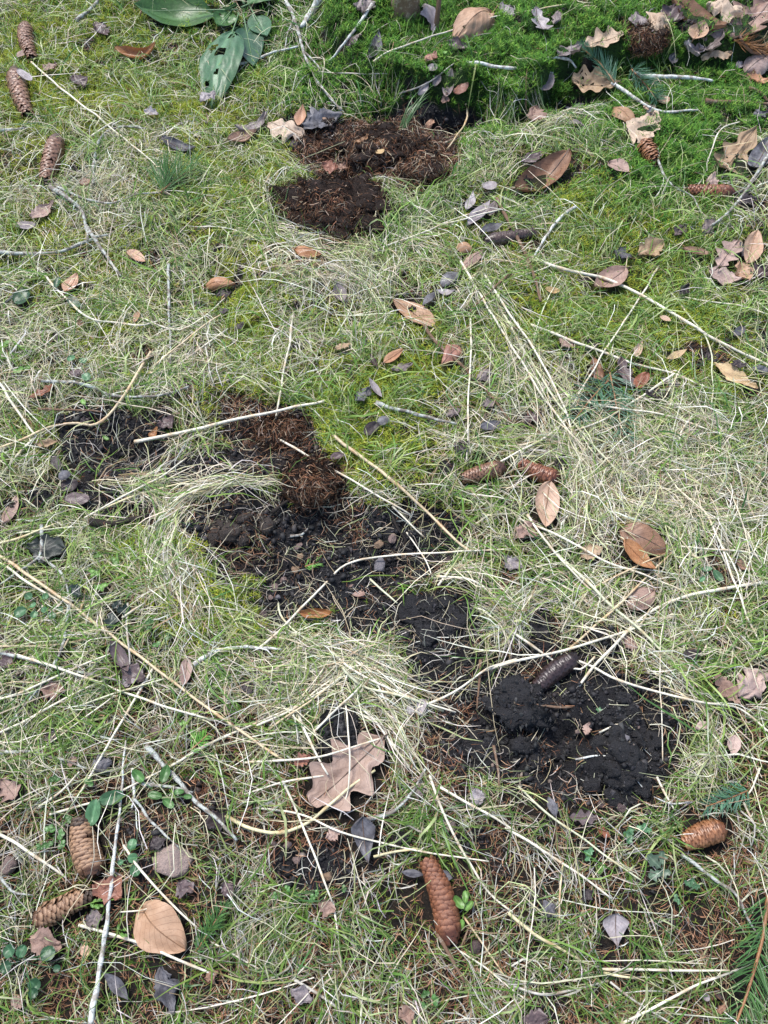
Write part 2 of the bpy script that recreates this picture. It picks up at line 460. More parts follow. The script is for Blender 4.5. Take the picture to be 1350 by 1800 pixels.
moss1 = mix_col(n, l, ramp_node(n, l, f2, 0.35, 0.65), (0.012, 0.032, 0.005), (0.035, 0.085, 0.012))
moss2 = mix_col(n, l, ramp_node(n, l, f2, 0.35, 0.65), (0.035, 0.045, 0.006), (0.085, 0.10, 0.015))
c = mix_col(n, l, attr('mossd'), c, moss1)
c = mix_col(n, l, attr('mossy'), c, moss2)
soilc = mix_col(n, l, f1, (0.0085, 0.0085, 0.0105), (0.025, 0.024, 0.0265))  # black soil with a slight blue cast of sky light put into its colour
soilc = mix_col(n, l, ramp_node(n, l, f3, 0.66, 0.74), soilc, (0.11, 0.095, 0.085))
peatc = mix_col(n, l, f1, (0.012, 0.008, 0.006), (0.045, 0.026, 0.016))
peatc = mix_col(n, l, ramp_node(n, l, f3, 0.62, 0.74), peatc, (0.15, 0.085, 0.05))
soilc = mix_col(n, l, attr('peat'), soilc, peatc)
c = mix_col(n, l, attr('soil'), c, soilc)
l.new(c, b.inputs['Base Color'])
b.inputs['Roughness'].default_value = 0.72
b.inputs['Specular IOR Level'].default_value = 0.3
bump(n, l, b, math_node(n, l, 'ADD', math_node(n, l, 'MULTIPLY', f2, 1.0), math_node(n, l, 'MULTIPLY', f3, 0.5)), 1.0, 0.008)
ground = obj('ground', gm, m)
tag(ground, 'dark forest floor of humus with dug patches and a low moss bank', None, None, 'structure')

# ------------------------------------------------------------------ builders for the things
from mathutils import Matrix, Vector

def catmull(P, step):
    P = np.asarray(P, float)
    if len(P) == 2: P = np.array([P[0], (P[0] + P[1]) / 2, P[1]])
    Q = np.vstack([2 * P[0] - P[1], P, 2 * P[-1] - P[-2]])
    out = []
    for i in range(1, len(Q) - 2):
        p0, p1, p2, p3 = Q[i - 1:i + 3]
        k = max(2, int(np.linalg.norm(p2 - p1) / step))
        t = np.linspace(0, 1, k, endpoint=False)[:, None]
        out.append(0.5 * (2 * p1 + (p2 - p0) * t + (2 * p0 - 5 * p1 + 4 * p2 - p3) * t ** 2 + (3 * p1 - p0 - 3 * p2 + p3) * t ** 3))
    return np.vstack(out + [P[-1:]])

def tube(P, rad, sides=7, col=None):
    P = np.asarray(P, float)
    n_ = len(P)
    T = np.gradient(P, axis=0)
    T /= np.linalg.norm(T, axis=1, keepdims=True) + 1e-12
    ref = np.where(np.abs(T[:, 2:3]) > 0.85, [[0, 1.0, 0]], [[0, 0, 1.0]])
    S = np.cross(T, ref)
    S /= np.linalg.norm(S, axis=1, keepdims=True) + 1e-12
    U = np.cross(S, T)
    a = np.linspace(0, 2 * math.pi, sides, endpoint=False)
    rad = np.broadcast_to(rad, (n_,))
    V = P[:, None] + rad[:, None, None] * (np.cos(a)[None, :, None] * S[:, None] + np.sin(a)[None, :, None] * U[:, None])
    V = V.reshape(-1, 3)
    i = np.arange(n_ - 1)[:, None] * sides
    j, j2 = np.arange(sides)[None], (np.arange(sides)[None] + 1) % sides
    F = np.stack([i + j, i + j2, i + sides + j2, i + sides + j], -1).reshape(-1, 4)
    V = np.vstack([V, P[0], P[-1]])
    k = n_ * sides
    c0 = np.stack([np.full(sides, k), j2[0], j[0]], -1)
    c1 = np.stack([np.full(sides, k + 1), (n_ - 1) * sides + j[0], (n_ - 1) * sides + j2[0]], -1)
    C = None
    if col is not None:
        col = np.asarray(col, float)
        if col.ndim == 1: col = np.repeat(col[None], n_, 0)
        C = np.vstack([np.repeat(col, sides, 0), col[:1], col[-1:]])
    return V, [F, np.vstack([c0, c1])], C

class Parts:                                      # collects shapes for one mesh
    def __init__(s): s.V, s.F, s.C, s.n = [], [], [], 0
    def add(s, V, F, C=None):
        for f in F: s.F.append(np.asarray(f) + s.n)
        s.V.append(V); s.n += len(V)
        if C is not None: s.C.append(C)
    def mesh(s, name, smooth=True):
        q = [f for f in s.F if f.shape[1] == 4]
        t = [f for f in s.F if f.shape[1] == 3]
        fs = ([np.vstack(q)] if q else []) + ([np.vstack(t)] if t else [])
        return np_mesh(name, np.vstack(s.V), fs, np.vstack(s.C) if s.C else None, smooth=smooth)

def local(V, origin): return np.asarray(V) - np.asarray(origin)[None]

# ---- leaves
OUT = {
    'beech': lambda u: np.sin(math.pi * np.clip(u, 0, 1) ** 0.88) ** 0.72 * (1 - 0.12 * u),
    'oak': lambda u: np.sin(math.pi * np.clip(u, 0, 1) ** 1.2) ** 0.5 * (0.75 + 0.25 * np.sin(2 * math.pi * 3.3 * u - 1.3)),
    'oval': lambda u: np.sqrt(np.clip(1 - (2 * u - 1) ** 2, 0, 1)),
    'willow': lambda u: np.sin(math.pi * u) ** 1.1,
    'ragged': lambda u: np.clip(np.sin(math.pi * np.clip(0.03 + 0.95 * u, 0, 1)) ** 0.8, 0, 1),
    'birch': lambda u: np.clip(np.minimum(1.15 * (u / 0.28) ** 0.6, ((1 - u) / 0.72) ** 0.85 * 1.05), 0, 1),
    'dock': lambda u: np.clip(np.sin(math.pi * np.clip((u - 0.22) / 0.78, 0, 1) ** 0.8) ** 0.75, 0.05, 1),
    'round': lambda u: np.clip(1 - (2 * u - 1) ** 2, 0, 1) ** 0.45,
    'lobed': lambda u: np.sin(math.pi * u ** 1.3) ** 0.5 * (0.75 + 0.25 * np.sin(2 * math.pi * 2.4 * u - 0.5)),
}
def leaf_geo(kind, L, W, curl, seed, holes=0, nu=20, nv=12, fold=None, bend=None):
    r = np.random.default_rng(seed)
    if kind == 'oak': nu, nv = 34, 14
    if holes: nu, nv = 40, 26
    u = np.linspace(0, 1, nu + 1)[:, None] * np.ones((1, nv + 1))
    v = np.linspace(-1, 1, nv + 1)[None] * np.ones((nu + 1, 1))
    side = np.where(v < 0, 0.0, 7.3)
    sh = r.uniform(-0.04, 0.04)
    rag = {'ragged': 0.42, 'beech': 0.035, 'oak': 0.10}.get(kind, 0.05)
    hw = 0.5 * W * OUT[kind](np.clip(u + np.where(v < 0, sh, -sh) * np.sin(math.pi * u), 0, 1))
    hw = hw * (1 + rag * vnoise(u * 9 + side, side + seed % 97, 1.0, 51) + 0.6 * rag * vnoise(u * 23 + side, side, 1.0, 52))
    pl, pr = curl * r.uniform(0.3, 1.5), curl * r.uniform(0.3, 1.5)
    ph = np.where(v < 0, pl, pr) + 1e-3
    ph = ph * (0.6 + 0.8 * (0.5 + 0.5 * vnoise(u * 2.2, side + seed % 31, 1.0, 55)))
    s_ = 1 if r.random() < 0.72 else -1
    y = hw * np.sin(v * ph) / ph
    z = s_ * hw * (1 - np.cos(v * ph)) / ph
    fold = r.uniform(-0.05, 0.2) if fold is None else fold
    z = z + np.abs(y) * fold
    bend = (r.uniform(-0.05, 0.16) + 0.12 * curl) if bend is None else bend
    z = z + s_ * bend * L * (2 * u - 1) ** 2
    av = np.abs(v)
    z = z + 0.012 * W * np.cos(2 * math.pi * (9 * u - 2.6 * av)) * np.clip(av * 3, 0, 1) * np.clip(1.1 - av, 0.2, 1)
    cr = 2.6 if kind == 'ragged' else 1.2
    z = z + cr * 0.05 * W * vnoise(u * 3.1, v * 1.6 + seed % 13, 1.0, 57) + cr * 0.022 * W * vnoise(u * 8, v * 5, 1.0, 58)
    if kind == 'ragged':
        y = y + 0.16 * W * vnoise(u * 2.7 + seed % 17, v * 0.4, 1.0, 63) * np.sin(math.pi * u)
        u = u + 0.05 * vnoise(u * 2 + seed % 11, v * 2.3, 1.0, 64) * np.sin(math.pi * np.clip(u, 0, 1)) ** 0.5 + 0.05 * vnoise(v * 2.6 + seed % 7, u * 0, 1.0, 65)
    V = np.stack([u * L, y, z], -1).reshape(-1, 3)
    V[:, 2] -= V[:, 2].mean()
    ii = np.arange((nu + 1) * (nv + 1)).reshape(nu + 1, nv + 1)
    F = np.stack([ii[:-1, :-1], ii[1:, :-1], ii[1:, 1:], ii[:-1, 1:]], -1).reshape(-1, 4)
    if holes:
        uc = (u[:-1, :-1] + 0.5 / nu).ravel()
        vc = (v[:-1, :-1] + 1.0 / nv).ravel()
        keep = np.ones(len(F), bool)
        for _ in range(holes):
            hu, hv, hr = r.uniform(0.25, 0.9), r.uniform(-0.75, 0.75), r.uniform(0.014, 0.042)
            d = ((uc - hu) / hr) ** 2 + ((vc - hv) * 0.5 * W / L / hr * 1.1) ** 2
            keep &= d > 1 + 0.5 * vnoise(uc * 30, vc * 14, 1.0, 60)
        F = F[keep]
    uvs = np.stack([u, v], -1).reshape(-1, 2)
    mid = np.stack([u[:, nv // 2] * L, 0 * u[:, 0], V.reshape(nu + 1, nv + 1, 3)[:, nv // 2, 2]], -1)
    return V, F, uvs, mid

def frame(p0, p1, roll=0.0):                      # local axes: x from p0 to p1, z roughly up
    x = Vector(p1 - p0).normalized()
    y = Vector((0, 0, 1)).cross(x).normalized()
    z = x.cross(y)
    m_ = Matrix((x, y, z)).transposed().to_4x4()
    m_ = m_ @ Matrix.Rotation(roll, 4, 'X')
    m_.translation = Vector(p0)
    return m_

stalk_col = {'tan': (0.22, 0.12, 0.06), 'pale': (0.3, 0.2, 0.12), 'orange': (0.22, 0.09, 0.035)}
def lay_leaf(name, kind, x0, y0, x1, y1, w, colk, curl, label, off=None, holes=0, roll=None, group=None):
    seed = int(x0 * 7 + y0 * 13 + x1 * 3) % 100000
    r = np.random.default_rng(seed)
    xm, ym = (x0 + x1) / 2, (y0 + y1) / 2
    if xm > 1090 and ym < 150:
        x0, y0, x1, y1, w = xm + (x0 - xm) * 1.25, ym + (y0 - ym) * 1.25, xm + (x1 - xm) * 1.25, ym + (y1 - ym) * 1.25, w * 1.2
    c = G(xm, ym)
    if off is None:
        s = float(sample(SOIL, c[0], c[1]))
        if y0 < 520: w = w * 1.22
        off = 0.007 + 0.012 * (1 - s) + 0.004 * r.random()
    p0, p1 = G(x0, y0, off), G(x1, y1, off)
    L = float(np.linalg.norm(p1 - p0))
    W = w * mpp(ym)
    V, F, uvs, mid = leaf_geo(kind, L, W, curl, seed, holes)
    me = np_mesh(name, V, F, uv=uvs)
    o = obj(name, me, M['leaf_' + colk])
    o.matrix_world = frame(p0, p1, r.uniform(-0.22, 0.22) if roll is None else roll)
    tag(o, label, 'leaf', group)
    if math.hypot(x1 - x0, y1 - y0) > 38 and kind in ('beech', 'oak', 'birch'):
        P = np.vstack([[[-0.10 * L, 0.01 * L, -0.002]], mid[::2] + [0, 0, 0.0002]])
        rad = np.linspace(0.0011, 0.0003, len(P)) * (L / 0.07) ** 0.5
        V2, F2, C2 = tube(P, rad, 5, stalk_col.get(colk, (0.12, 0.08, 0.06)))
        obj('stalk', Parts_one(V2, F2, C2, 'stalk'), M['straw'], o)
    d = (p1 - p0) / L
    f_ = 1.0 if math.hypot(x1 - x0, y1 - y0) > 36 else 0.72
    cover((p0 + p1) / 2, d, L * 0.95 * f_, W * 0.9 * f_, 1.0)
    return o

def Parts_one(V, F, C, name):
    p = Parts(); p.add(V, F, C)
    return p.mesh(name)

# ---- stalks and twigs
TINT = {'w': (0.76, 0.71, 0.57), 't': (0.62, 0.49, 0.31), 'g': (0.48, 0.455, 0.40), 'y': (0.64, 0.57, 0.34), 'b': (0.30, 0.19, 0.11), 'n': (0.60, 0.61, 0.42)}
def stalk(pts, w, tint, label, off=None, name='straw_stalk'):
    r = np.random.default_rng(int(pts[0][0] * 5 + pts[0][1] * 11 + len(pts)))
    offs = r.uniform(0.015, 0.030, len(pts)); offs[0] *= 0.75; offs[-1] *= 0.75 if off is None else np.full(len(pts), off)
    K = np.array([G(a, b, o_) for (a, b), o_ in zip(pts, offs)])
    P = catmull(K, 0.012)
    P[:, 0] += 0.0022 * vnoise(np.arange(len(P)) * 0.31, 0 * P[:, 0] + pts[0][0], 1.0, 70)
    P[:, 2] += 0.0022 * vnoise(np.arange(len(P)) * 0.27, 0 * P[:, 0] + pts[0][1], 1.0, 71)
    rad = 0.335 * w * mpp(np.mean([p[1] for p in pts]))
    s = np.concatenate([[0], np.cumsum(np.linalg.norm(np.diff(P, axis=0), axis=1))])
    R_ = rad * (1.08 - 0.35 * s / s[-1])
    base = np.array(TINT[tint])
    C = base[None] * (1 + 0.16 * vnoise(s * 38, 0 * s + pts[0][0], 1.0, 72))[:, None]
    node = (np.abs(((s + r.uniform(0, .1)) % r.uniform(0.08, 0.13)) - 0.01) < 0.006)
    R_ = R_ * np.where(node, 1.22, 1.0)
    C = np.where(node[:, None], C * [0.75, 0.62, 0.5], C)
    V, F, C = tube(P, R_, 7 if w > 3.5 else 5, C)
    org = P[len(P) // 2]
    o = obj(name, Parts_one(local(V, org), F, C, name), M['straw'])
    o.location = org
    tag(o, label, 'stalk')
    return o

def twig(pts, w, mat, label, branches=(), off=0.021, name='twig', taper=0.55, knobs=True):
    def one(pts, w, off):
        K = np.array([G(a, b, off) for a, b in pts])
        P = catmull(K, 0.007)
        k = np.arange(len(P))
        P[:, :2] += 0.0015 * np.stack([vnoise(k * 0.33, 0 * k + pts[0][0], 1.0, 74), vnoise(k * 0.33, 0 * k + pts[0][1], 1.0, 75)], -1)
        P[:, 2] += 0.002 * vnoise(k * 0.2, 0 * k + pts[0][1], 1.0, 76)
        rad = 0.5 * w * mpp(np.mean([p[1] for p in pts])) * np.linspace(1.1, taper, len(P))
        if knobs: rad = rad * (1 + 0.22 * vnoise(k * 0.9, 0 * k + pts[0][0], 1.0, 77) + 0.35 * np.clip(vnoise(k * 0.23, 0 * k + 3, 1.0, 78) - 0.55, 0, 1))
        return P, *tube(P, rad, 8)
    P, V, F, _ = one(pts, w, off)
    org = P[0]
    o = obj(name, Parts_one(local(V, org), F, None, name), M[mat])
    o.location = org
    tag(o, label, 'twig')
    for bp, bw in branches:
        _, V2, F2, _ = one(bp, bw, off)
        obj('side_twig', Parts_one(local(V2, org), F2, None, 'side_twig'), M[mat], o)
    return o

# ---- cones
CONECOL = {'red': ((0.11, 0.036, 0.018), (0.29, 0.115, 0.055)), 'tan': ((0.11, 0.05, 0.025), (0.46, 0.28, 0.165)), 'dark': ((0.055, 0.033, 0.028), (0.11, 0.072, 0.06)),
           'grey': ((0.09, 0.042, 0.026), (0.30, 0.16, 0.095)), 'orange': ((0.16, 0.06, 0.025), (0.38, 0.18, 0.085)), 'soil': ((0.028, 0.018, 0.017), (0.055, 0.034, 0.034))}
def scale_geo(colk):
    base, tip = [np.array(c) for c in CONECOL[colk]]
    X = np.array([0, 0.35, 0.62, 0.84, 1.0, 0.985])
    Wd = np.array([0.26, 0.47, 0.52, 0.40, 0.13, 0.10])
    Z = np.array([-0.04, 0.05, 0.075, 0.05, 0.0, -0.07])
    V, C = [], []
    for x, w_, z in zip(X, Wd, Z):
        for s in (-1, -0.5, 0, 0.5, 1):
            V.append((x - 0.04 * abs(s), s * w_, z + 0.10 * (1 - s * s) - 0.02))
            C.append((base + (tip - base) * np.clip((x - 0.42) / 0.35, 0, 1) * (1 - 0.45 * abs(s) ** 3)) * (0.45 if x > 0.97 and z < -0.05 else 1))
    ii = np.arange(30).reshape(6, 5)
    F = np.stack([ii[:-1, :-1], ii[1:, :-1], ii[1:, 1:], ii[:-1, 1:]], -1).reshape(-1, 4)
    return np.array(V), F, np.array(C)

def cone(x0, y0, x1, y1, w, colk, label, open_=0.14, sink=0.55, each=False, dark_ends=False, off=0.004):
    r = np.random.default_rng(int(x0 + y0 * 3))
    ym = (y0 + y1) / 2
    rad = 0.455 * w * mpp(ym)
    z = rad * sink + off
    p0, p1 = G(x0, y0, z), G(x1, y1, z)
    L = float(np.linalg.norm(p1 - p0))
    root = empty('spruce_cone')
    root.matrix_world = frame(p0, p1, 0)
    tag(root, label, 'cone', 'spruce cones lying in the grass')
    prof = lambda t: rad * 0.86 * np.clip(np.minimum(0.52 + 4.2 * t, 1.0) - 0.42 * np.clip((t - 0.35) / 0.65, 0, 1) ** 1.7, 0.1, 1) * np.where(t > 0.93, 1 - ((t - 0.93) / 0.07) ** 2 * 0.55, 1)
    t = np.linspace(0, 1, 26)
    base, tipc = [np.array(c) for c in CONECOL[colk]]
    bw = r.uniform(-0.06, 0.06)
    bow = lambda t: bw * L * 4 * t * (1 - t)
    P = np.stack([t * L, bow(t), 0 * t], -1)
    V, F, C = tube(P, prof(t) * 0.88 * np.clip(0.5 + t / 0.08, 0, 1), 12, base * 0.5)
    obj('core', Parts_one(V, F, C, 'core'), M['scale'], root)
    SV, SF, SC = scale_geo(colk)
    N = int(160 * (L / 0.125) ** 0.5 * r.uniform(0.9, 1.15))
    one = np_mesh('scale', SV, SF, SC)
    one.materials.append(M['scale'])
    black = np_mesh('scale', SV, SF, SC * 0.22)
    black.materials.append(M['scale'])
    big = Parts()
    for i in range(N):
        ti = 0.01 + 0.93 * (i / N)
        a = i * 2.399963
        pr = float(prof(np.array(ti)))
        rd = np.array([0, math.cos(a), math.sin(a)])
        tg = np.array([0, -math.sin(a), math.cos(a)])
        if r.random() < 0.015: continue
        op = open_ * (1 + (0.45 if open_ > 0.2 else 0.2) * r.standard_normal()) + 0.5 * open_ * max(0.0, float(vnoise(np.array(ti * 5.0), np.array(a % 6.28 + x0), 1.0, 95)))
        xd = np.array([1.0, 0, 0]) * math.cos(op) + rd * math.sin(op)
        zd = np.cross(xd, tg)
        ln, wd = 0.125 * L * (1.1 - 0.35 * ti) * r.uniform(0.88, 1.1), 2 * math.pi * pr / 6.6 * r.uniform(0.9, 1.08)
        org = np.array([ti * L - 0.02 * L, bow(ti), 0]) + rd * pr * 0.93
        A = np.stack([xd * ln, tg * wd, -zd * wd if np.dot(zd, rd) < 0 else zd * wd], 1)
        if each:
            o = obj('scale', black if dark_ends and (ti < 0.03 or ti > 0.80) else one, None, root)
            m4 = Matrix.Identity(4)
            for q in range(3):
                for k in range(3): m4[q][k] = A[q, k]
                m4[q][3] = org[q]
            o.matrix_local = m4
        else:
            cc = SC * (0.8 + 0.4 * r.random())
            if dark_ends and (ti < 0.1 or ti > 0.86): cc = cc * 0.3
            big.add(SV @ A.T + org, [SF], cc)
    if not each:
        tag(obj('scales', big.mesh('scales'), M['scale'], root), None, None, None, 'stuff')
    d = (p1 - p0) / L
    cover((p0 + p1) / 2, d, L * (1.05 if ym > 420 else 0.8), rad * (2.1 if ym > 420 else 1.3), 1.0)
    return root

# ---- lumps: stones and clods
def ico(sub):
    bm = bmesh.new()
    bmesh.ops.create_icosphere(bm, subdivisions=sub, radius=1.0)
    V = np.array([v.co[:] for v in bm.verts])
    F = np.array([[v.index for v in f.verts] for f in bm.faces])
    bm.free()
    return V, F
ICO1, ICO3, ICO4, ICO5 = ico(1), ico(3), ico(4), ico(5)

def lump(name, px, py, w, h, hz, mat, label, cat, rough=0.18, seed=0, ico_=ICO3, sink=0.35, rot=0.0, off=0.0, flatten=True):
    V, F = ico_
    V = V.copy()
    k = seed + px
    if flatten:                                   # planes knocked off the ball
        r = np.random.default_rng(int(k))
        for _ in range(7):
            nrm = r.standard_normal(3); nrm /= np.linalg.norm(nrm)
            d = V @ nrm
            cut = r.uniform(0.62, 0.9)
            V -= np.clip(d - cut, 0, None)[:, None] * nrm
    Q = V + k * 0.37
    V *= (1 + rough * noise3(Q, 0.9, 1) + 0.7 * rough * noise3(Q, 0.4, 2) + 0.4 * rough * noise3(Q, 0.17, 3))[:, None]
    if len(V) > 600 and not flatten: V *= (1 + 0.7 * rough * np.abs(noise3(Q, 0.2, 4)) + 0.5 * rough * noise3(Q, 0.09, 5) + 0.3 * rough * noise3(Q, 0.05, 6))[:, None]
    s = mpp(py)
    V *= [w * s * 0.5, h * s * 0.5 * 1.12, hz]
    ca, sa = math.cos(rot), math.sin(rot)
    V[:, :2] = V[:, :2] @ np.array([[ca, sa], [-sa, ca]])
    o = obj(name, np_mesh(name, V, F), M[mat])
    c = G(px, py, hz * (1 - 2 * sink) + off, smooth=False)
    o.location = c
    tag(o, label, cat)
    cover(c, (ca, sa), w * s * 0.9, h * s * 0.9, 1.0)
    return o

def ribbons(P, W, S, C):
    """P (n,k,3) centre lines, W (n,k) widths, S (n,k,3) sideways directions, C (n,3) or (n,k,3)"""
    n_, k = P.shape[:2]
    V = np.stack([P - 0.5 * W[..., None] * S, P + 0.5 * W[..., None] * S], 2).reshape(-1, 3)
    i = (np.arange(n_) * 2 * k)[:, None] + np.arange(k - 1)[None] * 2
    F = np.stack([i, i + 1, i + 3, i + 2], -1).reshape(-1, 4)
    if C.ndim == 2: C = np.repeat(C[:, None], k, 1)
    return V, F, np.repeat(C, 2, axis=1).reshape(-1, 3)

def palette(r, n_, rows):
    w = np.array([q[0] for q in rows]); w = w / w.sum()
    c = np.array([q[1] for q in rows])[r.choice(len(rows), n_, p=w)]
    return c * r.uniform(0.75, 1.2, (n_, 1)) * r.uniform(0.93, 1.07, (n_, 3))

FIBRES = [(3, (0.18, 0.085, 0.045)), (2.5, (0.085, 0.043, 0.026)), (2, (0.30, 0.16, 0.09)), (1.6, (0.42, 0.33, 0.24)), (3, (0.022, 0.016, 0.013))]
def fibres_on(o, count, length, seed, pal=FIBRES, wid=0.0009):
    r = np.random.default_rng(seed)
    me = o.data
    V = np.empty(len(me.vertices) * 3, np.float32); me.vertices.foreach_get('co', V); V = V.reshape(-1, 3)
    top = np.where(V[:, 2] > -0.3 * np.abs(V[:, 2]).max())[0]
    b_ = V[r.choice(top, count)] * r.uniform(0.97, 1.03, (count, 1))
    nrm = b_ / (np.linalg.norm(b_, axis=1, keepdims=True) + 1e-9)
    d = r.standard_normal((count, 3)); d -= 0.75 * (d * nrm).sum(1, keepdims=True) * nrm
    d /= np.linalg.norm(d, axis=1, keepdims=True)
    ln = length * r.uniform(0.4, 1.4, (count, 1, 1))
    t = np.linspace(-0.5, 0.5, 4)[None, :, None]
    bendd = r.standard_normal((count, 1, 3)) * 0.35
    P = b_[:, None] + ln * (d[:, None] * t + bendd * (t * t)) + nrm[:, None] * r.uniform(0.0005, 0.006, (count, 1, 1)) - nrm[:, None] * ln * 0.35 * (t * t) * 4 * 0.5
    S = np.cross(d, nrm + 0.3 * r.standard_normal((count, 3)))
    S /= np.linalg.norm(S, axis=1, keepdims=True) + 1e-9
    W = wid * r.uniform(0.6, 1.5, (count, 1)) * np.array([[0.7, 1, 1, 0.5]])
    A, F, C = ribbons(P, W, np.repeat(S[:, None], 4, 1), palette(r, count, pal))
    f = obj('fibres', np_mesh('fibres', A, F, C), M['root'], o)
    tag(f, None, None, None, 'stuff')

def crumbs_on(o, count, size, seed, pal):
    r = np.random.default_rng(seed + 77)
    me = o.data
    V = np.empty(len(me.vertices) * 3, np.float32); me.vertices.foreach_get('co', V); V = V.reshape(-1, 3)
    top = np.where(V[:, 2] > -0.4 * np.abs(V[:, 2]).max())[0]
    b_ = V[r.choice(top, count)]
    O = np.array([[1, 0, 0], [-1, 0, 0], [0, 1, 0], [0, -1, 0], [0, 0, 1], [0, 0, -1]], float)
    F0 = np.array([[0, 2, 4], [2, 1, 4], [1, 3, 4], [3, 0, 4], [2, 0, 5], [1, 2, 5], [3, 1, 5], [0, 3, 5]])
    sz = size * np.clip(r.lognormal(0, 0.5, count), 0.3, 2.6)
    A = O[None] * (sz[:, None] * r.uniform(0.7, 1.3, (count, 3)))[:, None] * (1 + 0.3 * r.standard_normal((count, 6, 1)))
    an = r.uniform(0, 6.28, count); ca, sa = np.cos(an)[:, None], np.sin(an)[:, None]
    A = np.stack([A[..., 0] * ca - A[..., 2] * sa, A[..., 1], A[..., 0] * sa + A[..., 2] * ca], -1) + b_[:, None]
    F = F0[None] + (np.arange(count) * 6)[:, None, None]
    C = np.repeat(palette(r, count, pal), 6, 0)
    tag(obj('crumbs', np_mesh('crumbs', A.reshape(-1, 3), F.reshape(-1, 3), C, smooth=False), M['crumb'], o), None, None, None, 'stuff')
HUMUS = [(5, (0.014, 0.0135, 0.015)), (3, (0.024, 0.0225, 0.024)), (1, (0.045, 0.042, 0.042)), (0.15, (0.20, 0.16, 0.13))]
M['crumb'] = vcol_mat('soil_crumb', 0.7, 0.0, 0.3, 300, 0.4, 0.001)

# ---- sprigs of spruce
def sprig(stems, nlen, colr, label, off=0.026, stemw=3.0, density=1.0, flat_=0.5, name='spruce_sprig', bare=0.0):
    """stems: list of photo polylines; needles stand along both sides of each"""
    r = np.random.default_rng(int(stems[0][0][0] + stems[0][0][1]))
    root, org = None, None
    for si, pts in enumerate(stems):
        K = np.array([G(a, b, off) for a, b in pts])
        P = catmull(K, 0.004)
        py = np.mean([p[1] for p in pts])
        rad = 0.5 * stemw * mpp(py) * np.linspace(1.1, 0.6, len(P))
        V, F, C = tube(P, rad, 6, (0.30, 0.14, 0.06))
        if root is None:
            org = P[0]
            root = empty(name, org)
            tag(root, label, 'sprig')
        for q0, q1 in zip(P[:-1:4], P[4::4]): cover((q0 + q1) / 2, (q1 - q0) / (np.linalg.norm(q1 - q0) + 1e-9), 0.02, nlen * mpp(py) * 0.5)
        st = obj('stem', Parts_one(local(V, org), F, C, 'stem'), M['straw'], root)
        ln_tot = np.linalg.norm(np.diff(P, axis=0), axis=1).sum()
        cnt = int(ln_tot / 0.00085 * density)
        k = np.clip((r.uniform(bare, 1.0, cnt) * (len(P) - 1)).astype(int), 0, len(P) - 2)
        T = P[k + 1] - P[k]; T /= np.linalg.norm(T, axis=1, keepdims=True)
        S = np.cross(T, [0, 0, 1.0]); S /= np.linalg.norm(S, axis=1, keepdims=True)
        ang = np.where(r.random(cnt) < 0.5, 0, math.pi) + r.normal(0, flat_, cnt)
        ang = np.where(np.sin(ang) < -0.3, -ang, ang)
        D = np.cos(ang)[:, None] * S + np.sin(ang)[:, None] * np.array([[0, 0, 1.0]])
        D = D * 0.78 + T * r.uniform(0.15, 0.95, (cnt, 1)); D /= np.linalg.norm(D, axis=1, keepdims=True)
        nl = nlen * mpp(py) * r.uniform(0.75, 1.15, (cnt, 1, 1)) * (1 - 0.35 * (k / len(P)) ** 3)[:, None, None]
        t = np.linspace(0, 1, 4)[None, :, None]
        Q = P[k][:, None] + nl * (D[:, None] * t + T[:, None] * 0.22 * t * t + np.array([[[0, 0, 0.10]]]) * t * t)
        Sd = np.cross(D, [0, 0, 1.0]) + 0.25 * r.standard_normal((cnt, 3)); Sd /= np.linalg.norm(Sd, axis=1, keepdims=True)
        W = 0.0016 * np.array([[0.7, 1, 0.95, 0.25]]) * r.uniform(0.8, 1.2, (cnt, 1))
        Cn = np.array(colr)[None] * r.uniform(0.7, 1.35, (cnt, 1)) * r.uniform(0.92, 1.08, (cnt, 3))
        A, F, C = ribbons(Q - org, W, np.repeat(Sd[:, None], 4, 1), Cn)
        tag(obj('needles', np_mesh('needles', A, F, C), M['green'], st), None, None, None, 'stuff')
    return root

# ---- small green plants: each leaf on its own stem
PG = {'mid': (0.085, 0.21, 0.05), 'light': (0.15, 0.31, 0.055), 'dark': (0.045, 0.13, 0.055), 'blue': (0.095, 0.225, 0.10), 'grey': (0.13, 0.20, 0.13), 'vdark': (0.022, 0.045, 0.032)}
def green_leaf(kind, p0, p1, W, colr, seed, parent, org, curl=0.35, holes=0, name='leaf'):
    L = float(np.linalg.norm(p1 - p0))
    V, F, uvs, mid = leaf_geo(kind, L, W, curl, seed, holes, nu=12 if not holes else 20, nv=8, fold=0.16)
    av = np.abs(uvs[:, 1])
    C = np.array(colr)[None] * (1 + 0.08 * np.sin(2 * math.pi * (7 * uvs[:, 0] - 2.2 * av)))[:, None]
    C = np.where((av < 0.09)[:, None], C * 1.5 + 0.02, C)
    m4 = frame(p0, p1, np.random.default_rng(seed).uniform(-0.25, 0.25))
    V = np.array([(m4 @ Vector(q))[:] for q in V])
    return obj(name, np_mesh(name, V - org, F, C), M['greenleaf'], parent)

